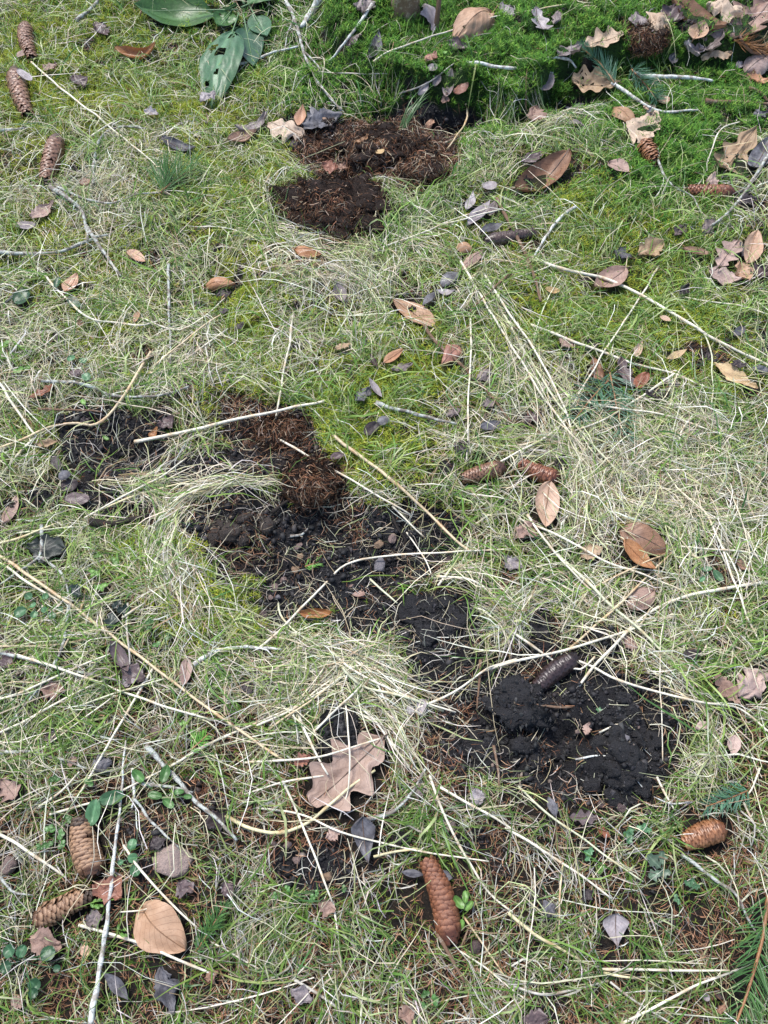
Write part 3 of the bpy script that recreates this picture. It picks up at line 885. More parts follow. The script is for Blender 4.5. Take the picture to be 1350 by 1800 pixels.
def plant(name, label, colk, kind, root_px, leaves, off=0.022, trefoil=False):
    """leaves: (x, y, size px) leaf centres; each gets a thin stem from the root"""
    org = G(root_px[0], root_px[1], 0.002)
    o = empty(name, org)
    tag(o, label, 'plant')
    r = np.random.default_rng(int(root_px[0] + root_px[1]))
    for i, (x, y, s) in enumerate(leaves):
        s = s * 0.86
        c = G(x, y, off + 0.008 * r.random())
        m_ = mpp(y)
        a = math.atan2(c[1] - org[1], c[0] - org[0]) if np.linalg.norm(c[:2] - org[:2]) > 0.004 else r.uniform(0, 6.28)
        d = np.array([math.cos(a), math.sin(a), r.uniform(-0.15, 0.1)])
        base = c - d * s * m_ * 0.5
        P = catmull(np.array([org, (org + base) / 2 + [0, 0, 0.008], base]), 0.004)
        colr = np.array(PG[colk]) * r.uniform(0.6, 1.05)
        V, F, C = tube(local(P, org), 0.0007, 5, colr * 1.1)
        if len(leaves) > 1 or trefoil: obj('stem', Parts_one(V, F, C, 'stem'), M['greenleaf'], o)
        if trefoil:
            for k in (-1.15, 0, 1.15):
                d2 = np.array([math.cos(a + k), math.sin(a + k), 0.05])
                q0 = c - d * s * m_ * 0.12
                green_leaf('lobed' if kind == 'lobed' else 'round', q0, q0 + d2 * s * m_ * 0.58, s * m_ * 0.5, colr, int(x + y + k * 10), o, org)
        else:
            green_leaf(kind, base, base + d * s * m_, s * m_ * {'round': 0.92, 'willow': 0.3, 'oval': 0.55, 'lobed': 0.9, 'dock': 0.42}[kind], colr, int(x + y), o, org)
        cover(c, (1, 0), s * m_ * 0.8, s * m_ * 0.8, 1.0)
    return o

# ------------------------------------------------------------------ the things, placed from photo pixels onto the ground
# clods and overturned turf
for i, (x, y, w, h, hz, mat, nf, lab) in enumerate([
    (583, 366, 157, 106, 0.028, 'peat', 3978, 'round dark brown clump of overturned peaty turf, lowest of the clumps'),
    (672, 262, 108, 66, 0.018, 'peat', 2652, 'reddish brown peat clump above the round dark clump'),
    (745, 296, 75, 59, 0.023, 'peat', 1989, 'small brown peat clump at the right end of the torn turf'),
    (556, 268, 82, 54, 0.017, 'peat', 1989, 'dark peat clump just below the wet blue black leaf'),
    (1118, 98, 66, 50, 0.012, 'peat', 2210, 'rusty brown tuft of dead moss and roots on the moss bank'),
    (505, 758, 81, 46, 0.013, 'peat', 1856, 'brown peaty clod at the upper tip of the middle digging'),
    (548, 852, 75, 70, 0.015, 'peat', 1856, 'fibrous dark clod hanging over the middle pit'),
    (903, 1238, 84, 57, 0.012, 'soil', 48, 'rounded black soil lump left of the half buried cone'),
    (998, 1312, 36, 40, 0.011, 'soil', 16, 'small square black soil lump in the middle of the black patch'),
    (947, 1098, 34, 42, 0.011, 'soil', 12, 'black soil lump on the grass above the half buried cone'),
    (600, 1287, 79, 74, 0.012, 'soil', 40, 'square black soil clod resting on the big oak leaf'),
    (788, 822, 22, 20, 0.008, 'soil', 32, 'tiny round soil ball left of the twin cones'),
    (845, 1320, 84, 60, 0.008, 'soil', 48, 'black soil lump at the lower left of the black patch'),
    (705, 1475, 24, 26, 0.008, 'soil', 9, 'small black soil crumb above the shiny brown cone'),
    (215, 1478, 0, 0, 0, '', 0, '')]):
    if not w: continue
    o = lump('turf_clump' if mat != 'soil' else 'soil_clod', x, y, w, h, hz, mat, lab, 'clod', 0.44, i * 3, ICO5 if w > 105 else ICO4, 0.42, flatten=False)
    crumbs_on(o, int(w * h / (6 if mat != 'peat' else 16)), 0.0021 if mat == 'soil' else 0.0018, i, HUMUS if mat == 'soil' else [(3, (0.03, 0.025, 0.022)), (3, (0.055, 0.046, 0.04)), (1, (0.10, 0.085, 0.075)), (1, (0.018, 0.015, 0.014))] if mat == 'earth' else [(4, (0.012, 0.010, 0.009)), (3, (0.032, 0.021, 0.015)), (1, (0.10, 0.06, 0.04))])
    if nf: fibres_on(o, nf, 0.030 if mat == 'peat' else 0.014, i, wid=0.0013 if mat == 'peat' else 0.0007)

# heaps of small lumps that cannot be told apart
HEAPS = [((1108, 1296), (48, 88), 26, 'soil', 'soil_clod', 'small black lump in the tall crumbly heap of the black patch', 'lumps of the tall black heap'),
         ((1085, 1388), (55, 20), 10, 'soil', 'soil_clod', 'small black lump along the bottom of the black patch', 'lumps at the bottom of the black patch'),
         ((768, 1085), (60, 34), 14, 'soil', 'soil_clod', 'small black lump at the top of the lower middle digging', 'lumps of the lower middle digging'),
         ((940, 1300), (85, 45), 10, 'soil', 'soil_clod', 'small black lump in the left half of the black patch', 'lumps in the left half of the black patch'),
         ((424, 938), (52, 40), 16, 'earth', 'earth_clod', 'small grey brown lump of bare earth left of the middle pit', 'lumps left of the middle pit')]
hr = np.random.default_rng(8)
for (hx, hy), (sx, sy), num, mat, nm, lab, grp in HEAPS:
    for i in range(num):
        a, q = hr.uniform(0, 6.28), math.sqrt(hr.random())
        w = hr.uniform(16, 42)
        o = lump(nm, hx + sx * q * math.cos(a), hy + sy * q * math.sin(a), w, w * hr.uniform(0.65, 1.0), w * 0.00034 * hr.uniform(0.7, 1.2), mat, lab, 'clod', 0.42, int(hr.integers(999)), ICO3, 0.36, rot=hr.uniform(0, 3), flatten=False)
        o['group'] = grp
        crumbs_on(o, 46, 0.0018, i, HUMUS if mat == 'soil' else [(3, (0.03, 0.025, 0.022)), (3, (0.055, 0.046, 0.04)), (1, (0.10, 0.085, 0.075))])
        if mat == 'earth': fibres_on(o, 30, 0.016, i, wid=0.0008)

# stump base and the upright stick on the bank
def stump():
    c = G(712, 30)
    o = empty('tree_stump', c)
    tag(o, 'weathered brown stump base at the top edge of the moss bank', 'stump')
    a = np.linspace(0, 2 * math.pi, 40, endpoint=False)
    zz = np.linspace(-0.03, 0.16, 16)
    A, Z = np.meshgrid(a, zz)
    rr = 0.034 * (1 + 0.9 * np.exp(-(Z + 0.03) / 0.022)) * (1 + 0.10 * np.abs(np.sin(3.5 * A + 0.6)) + 0.10 * vnoise(A * 2.2, Z * 18, 1.0, 80) + 0.05 * vnoise(A * 7, Z * 30, 1.0, 81))
    V = np.stack([rr * np.cos(A), rr * np.sin(A) + 0.02, Z], -1).reshape(-1, 3)
    ii = np.arange(V.shape[0]).reshape(A.shape)
    F = np.stack([ii[:-1], np.roll(ii[:-1], -1, 1), np.roll(ii[1:], -1, 1), ii[1:]], -1).reshape(-1, 4)
    obj('bark', np_mesh('bark', V, F), M['bark'], o)
    V2 = np.vstack([V[-40:] * [0.98, 0.98, 1], [[0, 0.02, 0.163]]])
    F2 = np.stack([np.arange(40), np.roll(np.arange(40), -1), np.full(40, 40)], -1)
    obj('cut_top', np_mesh('cut_top', V2, F2), M['twig_white'], o)
stump()
def upright():
    c = G(765, 56)
    P = np.array([c + [0, 0, -0.02], c + [0.006, 0.02, 0.05], c + [0.012, 0.05, 0.12], c + [0.02, 0.06, 0.2]])
    P = catmull(P, 0.01)
    V, F, _ = tube(local(P, c), np.linspace(0.0075, 0.005, len(P)), 9)
    o = obj('upright_stick', Parts_one(V, F, None, 'upright_stick'), M['twig_brown'])
    o.location = c
    tag(o, 'olive brown stick standing upright right of the stump base', 'stick')
upright()

# spruce cones
CONES = [
    (45, 42, 60, 106, 28, 'grey', 'grey brown cone sunk in moss in the top left corner', 0.16, False),
    (26, 122, 52, 206, 34, 'grey', 'brown cone with a grey leaf on its top end at the upper left edge', 0.14, False),
    (102, 240, 80, 322, 36, 'grey', 'pale brown cone half hidden in dry grass at the upper left', 0.14, False),
    (1290, 338, 1205, 333, 30, 'red', 'reddish brown cone on green moss at the right edge', 0.13, False),
    (850, 425, 942, 408, 27, 'dark', 'dark grey cone beside the brown upright twig', 0.13, False),
    (888, 820, 811, 842, 33, 'grey', 'grey and orange cone, left one of the twin cones', 0.14, False),
    (983, 843, 912, 812, 36, 'red', 'smooth reddish cone touching a tan leaf, right one of the twin cones', 0.10, False),
    (1128, 250, 1152, 288, 30, 'orange', 'short gnawed orange brown cone below the grey beige leaf', 0.4, False),
    (1016, 1152, 938, 1218, 42, 'soil', 'dark muddy cone half buried in the black soil', 0.07, False),
    (168, 1541, 142, 1434, 56, 'tan', 'fat tan cone with a black tip at the lower left', 0.12, True),
    (58, 1622, 168, 1572, 44, 'tan', 'slender tan cone with open scales at the lower left edge', 0.24, True),
    (794, 1660, 747, 1508, 52, 'red', 'long shiny brown cone at the bottom centre', 0.09, True),
    (1272, 1455, 1198, 1484, 48, 'orange', 'short wet orange brown cone at the lower right', 0.07, False),
]
for x0, y0, x1, y1, w, ck, lab, op, each in CONES:
    cone(x0, y0, x1, y1, w, ck, lab, op, 0.1 if ck == 'soil' else 0.42 if y0 < 420 else 0.6, each, ck == 'tan')

# dead leaves: kind, base x y, tip x y, width, colour, curl, label  (photo pixels)
LEAVES = [
    # upper left
    ('beech', 205, 95, 276, 86, 36, 'orange', 1.3, 'curled orange leaf standing on edge left of the dock plant', 0),
    ('ragged', 166, 40, 190, 62, 18, 'purple', 0.5, 'small purple brown leaf scrap above the curled orange leaf', 0),
    ('ragged', 130, 132, 150, 152, 20, 'purple', 0.6, 'dark purple leaf scrap right of the second cone at the upper left', 0),
    ('ragged', 76, 122, 100, 112, 20, 'pink', 0.7, 'pinkish grey leaf scrap between the top two cones at the upper left', 0),
    ('oval', 30, 100, 44, 90, 11, 'pink', 0.4, 'tiny pink leaf at the lower end of the top left cone', 0),
    ('oval', 30, 122, 57, 142, 14, 'lilac', 0.5, 'narrow grey leaf lying across the top of a cone at the upper left edge', 0.042),
    ('ragged', 252, 196, 278, 200, 14, 'lilac', 0.5, 'small grey leaf scrap left of the long dock leaf', 0),
    ('beech', 285, 246, 345, 264, 26, 'blue', 0.9, 'folded dark grey leaf in grass below the long dock leaf', 0),
    ('ragged', 110, 302, 142, 308, 20, 'grey', 0.6, 'grey leaf scrap right of the third cone at the upper left', 0),
    ('oval', 140, 318, 160, 322, 16, 'brown', 0.5, 'small rusty leaf beside the forked grey branch', 0),
    ('ragged', 56, 384, 94, 356, 22, 'pink', 0.8, 'pinkish beige leaf left of the forked grey branch', 0),
    ('oval', 28, 392, 62, 396, 24, 'lilac', 0.4, 'oval slate grey leaf left of the forked grey branch', 0),
    ('beech', 224, 440, 256, 460, 18, 'orange', 0.6, 'small orange tan leaf in the grass right of the branch fork', 0),
    ('ragged', 352, 176, 378, 160, 22, 'lilac', 0.5, 'pale lilac leaf scrap on the tip of the long dock leaf', 0.034),
    ('beech', 400, 248, 452, 232, 26, 'brown', 0.9, 'crumpled brown leaf left of the pale oak leaf by the peat clumps', 0),
    ('ragged', 418, 232, 470, 208, 30, 'grey', 0.8, 'grey brown leaf left of the pale oak leaf by the peat clumps', 0),
    ('oak', 538, 240, 470, 214, 58, 'pale', 0.6, 'pale beige oak leaf above the left end of the peat clumps', 0),
    ('willow', 524, 224, 532, 186, 18, 'orange', 0.9, 'upright orange strip of leaf on the pale oak leaf', 0),
    ('ragged', 532, 222, 600, 200, 40, 'blue', 0.7, 'wet blue black leaf above the peat clumps', 0),
    ('ragged', 505, 256, 540, 250, 30, 'dark', 0.6, 'black wet leaf under the pale oak leaf', 0),
    # on the peat
    ('ragged', 566, 290, 594, 296, 24, 'red', 0.7, 'reddish pink leaf scrap between the peat clumps', 0.03),
    ('ragged', 592, 300, 608, 288, 20, 'brown', 0.6, 'dark red leaf scrap right of the reddish pink scrap on peat', 0.03),
    ('ragged', 624, 252, 648, 240, 18, 'tan', 0.6, 'light tan leaf scrap on the reddish peat clump', 0.035),
    ('oval', 660, 268, 676, 264, 12, 'yellow', 0.4, 'tiny pale yellow chip on the reddish peat clump', 0.035),
    ('ragged', 752, 228, 760, 205, 14, 'orange', 0.6, 'small orange leaf scrap in the dark hollow under the bank', 0.01),
    ('beech', 518, 436, 566, 446, 26, 'orange', 0.6, 'orange leaf just below the round dark peat clump', 0),
    # bank, top middle
    ('ragged', 622, 8, 660, 12, 30, 'grey', 0.8, 'grey brown leaf left of the stump base', 0),
    ('willow', 668, 58, 650, 108, 20, 'blue', 0.7, 'dark slate leaf on moss below the stump base', 0),
    ('ragged', 608, 84, 634, 58, 20, 'purple', 0.7, 'purple grey leaf beside the straight grey twig on moss', 0),
    ('ragged', 746, 2, 764, 48, 26, 'lilac', 0.8, 'bluish grey crumpled leaf between stump base and upright stick', 0),
    ('beech', 868, 12, 798, 66, 52, 'tan', 0.9, 'large tan beech leaf with a hole on the moss bank', 0, 2),
    ('ragged', 786, 76, 826, 84, 22, 'purple', 0.8, 'dark purple leaf under the large tan beech leaf', 0),
    ('ragged', 748, 106, 766, 92, 16, 'red', 0.5, 'small reddish leaf below the upright stick', 0),
    ('ragged', 880, 10, 902, 30, 22, 'lilac', 0.7, 'grey leaf right of the large tan beech leaf', 0),
    ('oval', 735, 166, 752, 144, 16, 'lilac', 0.4, 'leftmost lilac leaf of the cluster at the lip of the bank', 0),
    ('oval', 752, 122, 770, 116, 14, 'lilac', 0.4, 'topmost lilac leaf of the cluster at the lip of the bank', 0),
    ('oval', 762, 150, 774, 132, 15, 'lilac', 0.4, 'middle lilac leaf of the cluster at the lip of the bank', 0),
    ('beech', 784, 166, 794, 120, 18, 'pink', 0.6, 'narrow pinkish brown leaf in the cluster at the lip of the bank', 0),
    ('oval', 798, 158, 822, 142, 22, 'red', 0.4, 'round reddish leaf at the right of the cluster on the bank lip', 0),
    ('ragged', 778, 180, 788, 160, 12, 'pink', 0.5, 'drooping pinkish scrap below the leaf cluster on the bank lip', 0),
    # top right
    ('oak', 940, 18, 962, 58, 30, 'lilac', 0.8, 'grey oak leaf scrap on the moss bank right of the beech leaf', 0),
    ('ragged', 974, 40, 982, 18, 14, 'grey', 0.6, 'small grey leaf scrap on the moss bank', 0),
    ('oak', 1026, 80, 1096, 60, 44, 'pale', 0.8, 'pale beige oak leaf above the holey oak leaf', 0),
    ('ragged', 978, 96, 1020, 80, 32, 'grey', 0.9, 'dark grey crumpled leaf left of the pale oak leaf on the bank', 0),
    ('oak', 1086, 146, 1004, 142, 58, 'pale', 0.7, 'tan oak leaf eaten full of holes at the edge of the hollow', 0, 12),
    ('oval', 950, 160, 970, 132, 22, 'lilac', 0.4, 'whitish grey oval leaf above the right hollow', 0),
    ('beech', 994, 188, 1028, 184, 16, 'lilac', 0.4, 'flat pale grey leaf at the mouth of the right hollow', 0),
    ('ragged', 938, 190, 950, 216, 26, 'pink', 0.9, 'curled pinkish brown leaf left of the right hollow', 0),
    ('ragged', 996, 214, 1030, 220, 12, 'grey', 0.6, 'thin grey leaf strip in the arched grass', 0),
    ('beech', 1078, 186, 1116, 216, 28, 'tan', 0.7, 'curled tan leaf left of the grey beige leaf', 0),
    ('ragged', 1118, 250, 1148, 198, 40, 'pale', 0.5, 'grey beige leaf above the gnawed cone', 0),
    ('beech', 1158, 178, 1178, 172, 20, 'tan', 0.4, 'small tan leaf chip on moss near the white curved branch', 0),
    ('ragged', 1132, 190, 1152, 186, 18, 'tan', 0.4, 'tan leaf chip touching the white curved branch', 0),
    ('ragged', 1136, 198, 1162, 194, 14, 'blue', 0.4, 'dark leaf under the white curved branch', 0),
    ('beech', 998, 276, 904, 342, 60, 'brown', 1.1, 'large curled orange brown leaf in grass at the upper right', 0),
    ('ragged', 918, 282, 952, 270, 22, 'purple', 0.7, 'dark torn leaf behind the large curled orange brown leaf', 0),
    ('beech', 1070, 284, 1106, 302, 30, 'pink', 0.7, 'tan pink leaf right of the large curled orange brown leaf', 0),
    ('oak', 1322, 238, 1262, 306, 56, 'pale', 0.6, 'holey beige oak leaf at the right edge above the red cone', 0, 9),
    ('beech', 1352, 250, 1318, 302, 32, 'blue', 0.7, 'blue grey leaf at the right edge beside the holey oak leaf', 0),
    ('ragged', 1242, 316, 1262, 322, 30, 'pink', 0.7, 'pinkish leaf just above the red cone at the right edge', 0),
    ('beech', 1185, 6, 1262, 52, 44, 'brown', 1.4, 'large rolled brown leaf in the top right litter', 0),
    ('beech', 1220, 68, 1236, 42, 26, 'tan', 0.7, 'tan leaf scrap under the rolled brown leaf', 0),
    ('oak', 1350, 8, 1290, 62, 66, 'pink', 0.6, 'big pinkish grey leaf in the top right corner', 0),
    ('ragged', 1250, 10, 1300, 18, 44, 'pale', 0.6, 'beige leaf between rolled leaf and top right corner', 0),
    ('ragged', 1170, 34, 1140, 48, 32, 'pale', 0.8, 'crumpled beige leaf left of the rolled brown leaf', 0),
    ('ragged', 1116, 30, 1140, 58, 24, 'grey', 0.8, 'grey leaf at the left end of the top right litter', 0),
    ('ragged', 1166, 22, 1196, 36, 28, 'purple', 0.7, 'purple brown leaf beneath the rolled brown leaf', 0),
    ('oak', 1268, 60, 1234, 86, 40, 'grey', 0.9, 'crumpled grey leaf below the rolled brown leaf', 0),
    ('ragged', 1206, 80, 1232, 88, 26, 'lilac', 0.6, 'light grey leaf left of the crumpled grey leaf in the litter', 0),
    ('ragged', 1240, 98, 1282, 92, 22, 'pale', 1.0, 'ragged beige leaf edge below the crumpled grey leaf', 0),
    ('beech', 1300, 74, 1350, 90, 24, 'pink', 0.9, 'pinkish leaf on the dry needle twig at the right edge', 0),
    ('beech', 1316, 122, 1352, 96, 36, 'pink', 0.8, 'pink brown curved leaf at the right edge below the big corner leaf', 0),
    ('ragged', 1316, 136, 1348, 142, 22, 'orange', 0.6, 'orange leaf at the right edge below the pink brown curved leaf', 0),
    ('ragged', 1326, 202, 1352, 196, 20, 'blue', 0.6, 'dark blue grey leaf at the right edge on moss', 0),
    ('ragged', 1178, 100, 1188, 108, 20, 'blue', 0.5, 'small dark leaf right of the rusty tuft', 0),
    ('ragged', 1296, 110, 1302, 118, 14, 'lilac', 0.6, 'tiny pale scrap on a thin stalk at the right', 0),
    # right, below the red cone
    ('beech', 1314, 462, 1332, 404, 34, 'tan', 0.4, 'smooth pale tan leaf standing at the right edge', 0),
    ('oak', 1262, 470, 1296, 424, 38, 'pink', 0.8, 'pinkish brown leaf left of the smooth pale tan leaf', 0),
    ('ragged', 1246, 478, 1300, 494, 30, 'pink', 0.8, 'torn pinkish leaf at the bottom of the right edge cluster', 0),
    ('ragged', 1300, 462, 1316, 494, 24, 'tan', 0.6, 'tan leaf at the bottom right of the right edge cluster', 0),
    ('ragged', 1322, 470, 1352, 486, 30, 'purple', 0.7, 'purple brown leaf at the right edge below the pale tan leaf', 0),
    ('ragged', 1290, 434, 1314, 440, 28, 'blue', 0.6, 'dark blue leaf between the pink and tan leaves at the right edge', 0),
    ('beech', 1200, 438, 1250, 446, 18, 'brown', 0.9, 'curled orange brown leaf left of the right edge cluster', 0),
    ('ragged', 1122, 446, 1166, 428, 30, 'pale', 0.6, 'beige leaf in moss left of the curled orange brown leaf', 0),
    ('ragged', 1080, 442, 1110, 452, 24, 'blue', 0.6, 'dark grey leaf left of the beige leaf in moss', 0),
    ('ragged', 1186, 414, 1206, 394, 16, 'purple', 0.8, 'upright purple scrap above the curled orange brown leaf', 0),
    ('ragged', 1236, 408, 1258, 384, 18, 'grey', 0.7, 'grey folded leaf below the red cone', 0),
    ('ragged', 1292, 352, 1336, 350, 20, 'dark', 0.6, 'dark wet leaf right of the red cone', 0),
    ('beech', 1100, 474, 1044, 508, 42, 'pink', 0.5, 'greyish beech leaf under the long thick diagonal stalk', 0),
    ('oval', 958, 508, 984, 512, 12, 'yellow', 0.5, 'small yellow tan leaf in grass below the dark cone', 0),
    # centre
    ('beech', 765, 572, 690, 526, 44, 'tan', 0.35, 'clean orange tan beech leaf in the upper centre', 0),
    ('oval', 776, 500, 806, 476, 20, 'blue', 0.5, 'blue grey leaf above the orange tan beech leaf', 0),
    ('willow', 742, 536, 768, 510, 16, 'blue', 0.6, 'slate leaf touching the orange tan beech leaf', 0),
    ('willow', 766, 512, 800, 512, 14, 'lilac', 0.4, 'small slate leaf right of the orange tan beech leaf', 0),
    ('beech', 592, 500, 604, 532, 20, 'grey', 0.6, 'grey leaf standing in the pale tussock', 0),
    ('beech', 674, 638, 708, 614, 20, 'orange', 0.5, 'small orange leaf below the orange tan beech leaf', 0),
    ('birch', 808, 606, 776, 640, 38, 'red', 0.8, 'red brown triangular leaf on the brown twig', 0),
    ('ragged', 688, 652, 724, 640, 18, 'grey', 0.7, 'curled grey leaf below the small orange leaf', 0),
    ('willow', 650, 622, 664, 646, 12, 'purple', 0.7, 'dark narrow leaf left of the small orange leaf', 0),
    ('ragged', 626, 706, 650, 682, 22, 'blue', 0.6, 'dark grey leaf in yellow moss, left of a pair', 0),
    ('willow', 648, 664, 672, 700, 14, 'lilac', 0.7, 'pinkish grey leaf in yellow moss, right of a pair', 0),
    ('oval', 642, 764, 664, 742, 22, 'dark', 0.5, 'black leaf in yellow moss in the centre', 0),
    ('oval', 664, 744, 684, 734, 18, 'blue', 0.4, 'slate leaf at the right of the black leaf in yellow moss', 0),
    ('beech', 580, 806, 606, 798, 18, 'purple', 0.9, 'purple brown curled leaf left of the thick tan straw', 0),
    ('ragged', 786, 732, 812, 718, 20, 'grey', 0.6, 'grey leaf right of the grey brown stick in the centre', 0),
    ('ragged', 838, 668, 868, 650, 26, 'grey', 0.6, 'grey leaf right of the brown twig', 0),
    ('ragged', 848, 712, 872, 706, 18, 'grey', 0.6, 'small grey leaf right of the brown twig end', 0),
    ('oval', 844, 752, 880, 744, 20, 'blue', 0.5, 'dark leaf above the twin cones', 0),
    ('ragged', 590, 612, 616, 602, 18, 'pale', 0.8, 'pale leaf scrap under the tussock beside dry needles', 0),
    ('ragged', 800, 790, 822, 776, 26, 'dark', 0.7, 'dark brown leaf above the left twin cone', 0),
    ('beech', 966, 846, 958, 928, 46, 'tan', 0.35, 'tan leaf hanging from the tip of the right twin cone', 0),
    ('oval', 802, 430, 830, 438, 20, 'tan', 0.6, 'round tan leaf left of the dark grey cone', 0),
    ('beech', 848, 440, 808, 474, 18, 'pink', 0.5, 'pale pink leaf below the dark grey cone', 0),
    ('willow', 820, 372, 832, 338, 14, 'lilac', 0.4, 'leftmost of the grey leaflets above the dark grey cone', 0),
    ('willow', 820, 398, 862, 352, 20, 'lilac', 0.4, 'long grey leaflet above the dark grey cone', 0),
    ('willow', 860, 380, 872, 352, 14, 'grey', 0.5, 'short grey leaflet right of the long one above the dark cone', 0),
    ('oval', 848, 330, 872, 322, 20, 'lilac', 0.4, 'round grey leaf topmost above the dark grey cone', 0),
    ('willow', 842, 408, 884, 392, 16, 'blue', 0.5, 'dark slate leaflet touching the dark grey cone', 0),
    # right middle
    ('oak', 1090, 630, 1112, 684, 34, 'purple', 0.6, 'brown oak leaf right of the spruce sprig in the grass', 0),
    ('oval', 1116, 682, 1138, 656, 22, 'red', 0.4, 'reddish leaf touching the brown oak leaf', 0),
    ('ragged', 1134, 690, 1176, 694, 30, 'dark', 0.6, 'blackish leaf right of the reddish leaf', 0),
    ('willow', 1160, 664, 1196, 676, 14, 'blue', 0.5, 'slate leaf right of the reddish leaf', 0),
    ('ragged', 1042, 628, 1060, 670, 26, 'brown', 0.7, 'brown leaf at the top of the grass spruce sprig', 0),
    ('beech', 1116, 628, 1128, 600, 16, 'tan', 0.5, 'small tan leaf above the reddish leaf', 0),
    ('willow', 1170, 632, 1208, 614, 14, 'yellow', 0.5, 'narrow yellow tan leaf right of the small tan leaf', 0),
    ('ragged', 1256, 640, 1330, 682, 26, 'yellow', 0.6, 'pale yellow torn leaf strip near the right edge', 0),
    ('ragged', 1240, 630, 1266, 622, 22, 'dark', 0.5, 'dark leaf above the pale yellow leaf strip', 0),
    ('ragged', 1286, 640, 1312, 642, 18, 'dark', 0.5, 'black leaf on the pale yellow leaf strip', 0.03),
    ('oval', 1322, 646, 1352, 652, 16, 'blue', 0.4, 'dark slate leaf at the right edge under the long diagonal stalk', 0),
    ('oval', 1290, 590, 1308, 574, 16, 'blue', 0.5, 'dark oval leaf in green grass near the right edge', 0),
    ('ragged', 984, 594, 1008, 610, 24, 'pink', 0.7, 'pinkish grey leaf in green grass left of the dark leaves', 0),
    ('ragged', 1026, 610, 1056, 600, 26, 'dark', 0.6, 'black wet leaf in green grass above the spruce sprig', 0),
    ('ragged', 922, 742, 952, 724, 22, 'purple', 0.7, 'purple leaf under the bundle of stalks', 0),
    ('ragged', 976, 820, 992, 800, 18, 'dark', 0.6, 'dark leaf right of the twin cones', 0),
    ('ragged', 1196, 520, 1210, 500, 16, 'dark', 0.5, 'black scrap in moss below the thick diagonal stalk', 0),
    ('beech', 1160, 556, 1180, 564, 12, 'tan', 0.5, 'small rusty leaf under the thick diagonal stalk', 0),
    # lower right
    ('beech', 1090, 928, 1178, 970, 56, 'brown', 0.35, 'large brown beech leaf, the rear one of an overlapping pair', 0),
    ('beech', 1096, 950, 1150, 1002, 42, 'orange', 0.3, 'orange beech leaf, the front one of an overlapping pair', 0.03),
    ('ragged', 908, 946, 942, 918, 32, 'pink', 0.5, 'greyish leaf left of the hanging tan leaf', 0),
    ('ragged', 1020, 976, 1058, 964, 30, 'pale', 0.6, 'beige leaf left of the overlapping beech leaves', 0),
    ('ragged', 888, 978, 916, 1000, 30, 'lilac', 0.5, 'grey leaf at the right end of the middle pit', 0),
    ('beech', 1150, 1038, 1102, 1068, 42, 'pink', 0.5, 'pinkish grey leaf below the overlapping beech leaves', 0),
    ('ragged', 1090, 1122, 1120, 1140, 26, 'pink', 0.5, 'pinkish leaf under the crossing thick stalks', 0),
    ('ragged', 1292, 986, 1322, 1000, 20, 'brown', 0.8, 'curled brown leaf near the right edge beside the green leaflets', 0),
    ('ragged', 1200, 1152, 1234, 1146, 18, 'dark', 0.6, 'dark brown leaf in the grass above the black patch edge', 0),
    ('ragged', 1258, 1186, 1298, 1238, 34, 'pink', 0.7, 'pale orange grey leaf, left of the pair at the right edge', 0),
    ('ragged', 1300, 1226, 1352, 1180, 52, 'pink', 0.6, 'larger pinkish tan leaf, right of the pair at the right edge', 0),
    ('ragged', 1222, 1280, 1248, 1270, 14, 'pink', 0.5, 'tiny pinkish white scrap right of the black patch', 0),
    ('beech', 1292, 1292, 1288, 1328, 24, 'pink', 0.5, 'pale pink leaf at the right edge below the pair', 0),
    ('ragged', 1030, 1292, 1036, 1270, 14, 'pink', 0.4, 'tiny pink chip in the black patch', 0.01),
    ('willow', 964, 1398, 978, 1438, 18, 'blue', 0.5, 'narrow slate leaf at the lower edge of the black patch', 0),
    ('oak', 1000, 1436, 1050, 1438, 28, 'purple', 0.6, 'purple brown leaf at the lower edge of the black patch', 0),
    ('ragged', 1050, 1458, 1072, 1470, 16, 'red', 0.6, 'small red brown leaf below the black patch', 0),
    ('birch', 1082, 1606, 1084, 1664, 46, 'lilac', 0.25, 'flat grey lilac leaf alone in the grass at the lower right', 0),
    ('ragged', 1022, 1580, 1042, 1566, 20, 'dark', 0.7, 'dark brown leaf in a hollow above the grey lilac leaf', 0),
    ('ragged', 956, 1606, 976, 1590, 26, 'blue', 0.6, 'dark wet leaf left of the grey lilac leaf', 0),
    ('ragged', 918, 1796, 962, 1788, 30, 'purple', 0.5, 'purple leaf at the bottom edge', 0),
    ('oval', 1240, 1746, 1244, 1760, 12, 'lilac', 0.4, 'tiny pale blue chip near the bottom right sprig', 0),
    ('ragged', 1260, 1780, 1278, 1768, 14, 'brown', 0.6, 'small brown scrap near the bottom right sprig', 0),
    # lower middle
    ('beech', 528, 1078, 586, 1078, 28, 'orange', 0.9, 'orange brown curled leaf below the middle pit', 0),
    ('beech', 614, 1030, 642, 1048, 22, 'pink', 0.6, 'pale pink leaf in the middle pit above the orange leaf', 0),
    ('oval', 738, 1258, 742, 1228, 20, 'lilac', 0.4, 'larger lilac leaf at the left tip of the black patch', 0),
    ('oval', 724, 1256, 718, 1240, 14, 'lilac', 0.4, 'smaller lilac leaf at the left tip of the black patch', 0),
    ('oak', 676, 1296, 546, 1414, 120, 'oak', 0.4, 'large pinkish tan oak leaf under the square black clod', 0.016),
    ('ragged', 518, 1345, 545, 1328, 26, 'red', 0.7, 'dark red scrap at the left side of the big oak leaf', 0),
    ('birch', 636, 1436, 646, 1518, 44, 'blue', 0.35, 'blue grey leaf with a ragged tip below the big oak leaf', 0),
    ('ragged', 840, 1416, 836, 1386, 28, 'lilac', 0.5, 'pale blue grey leaf below the left end of the black patch', 0),
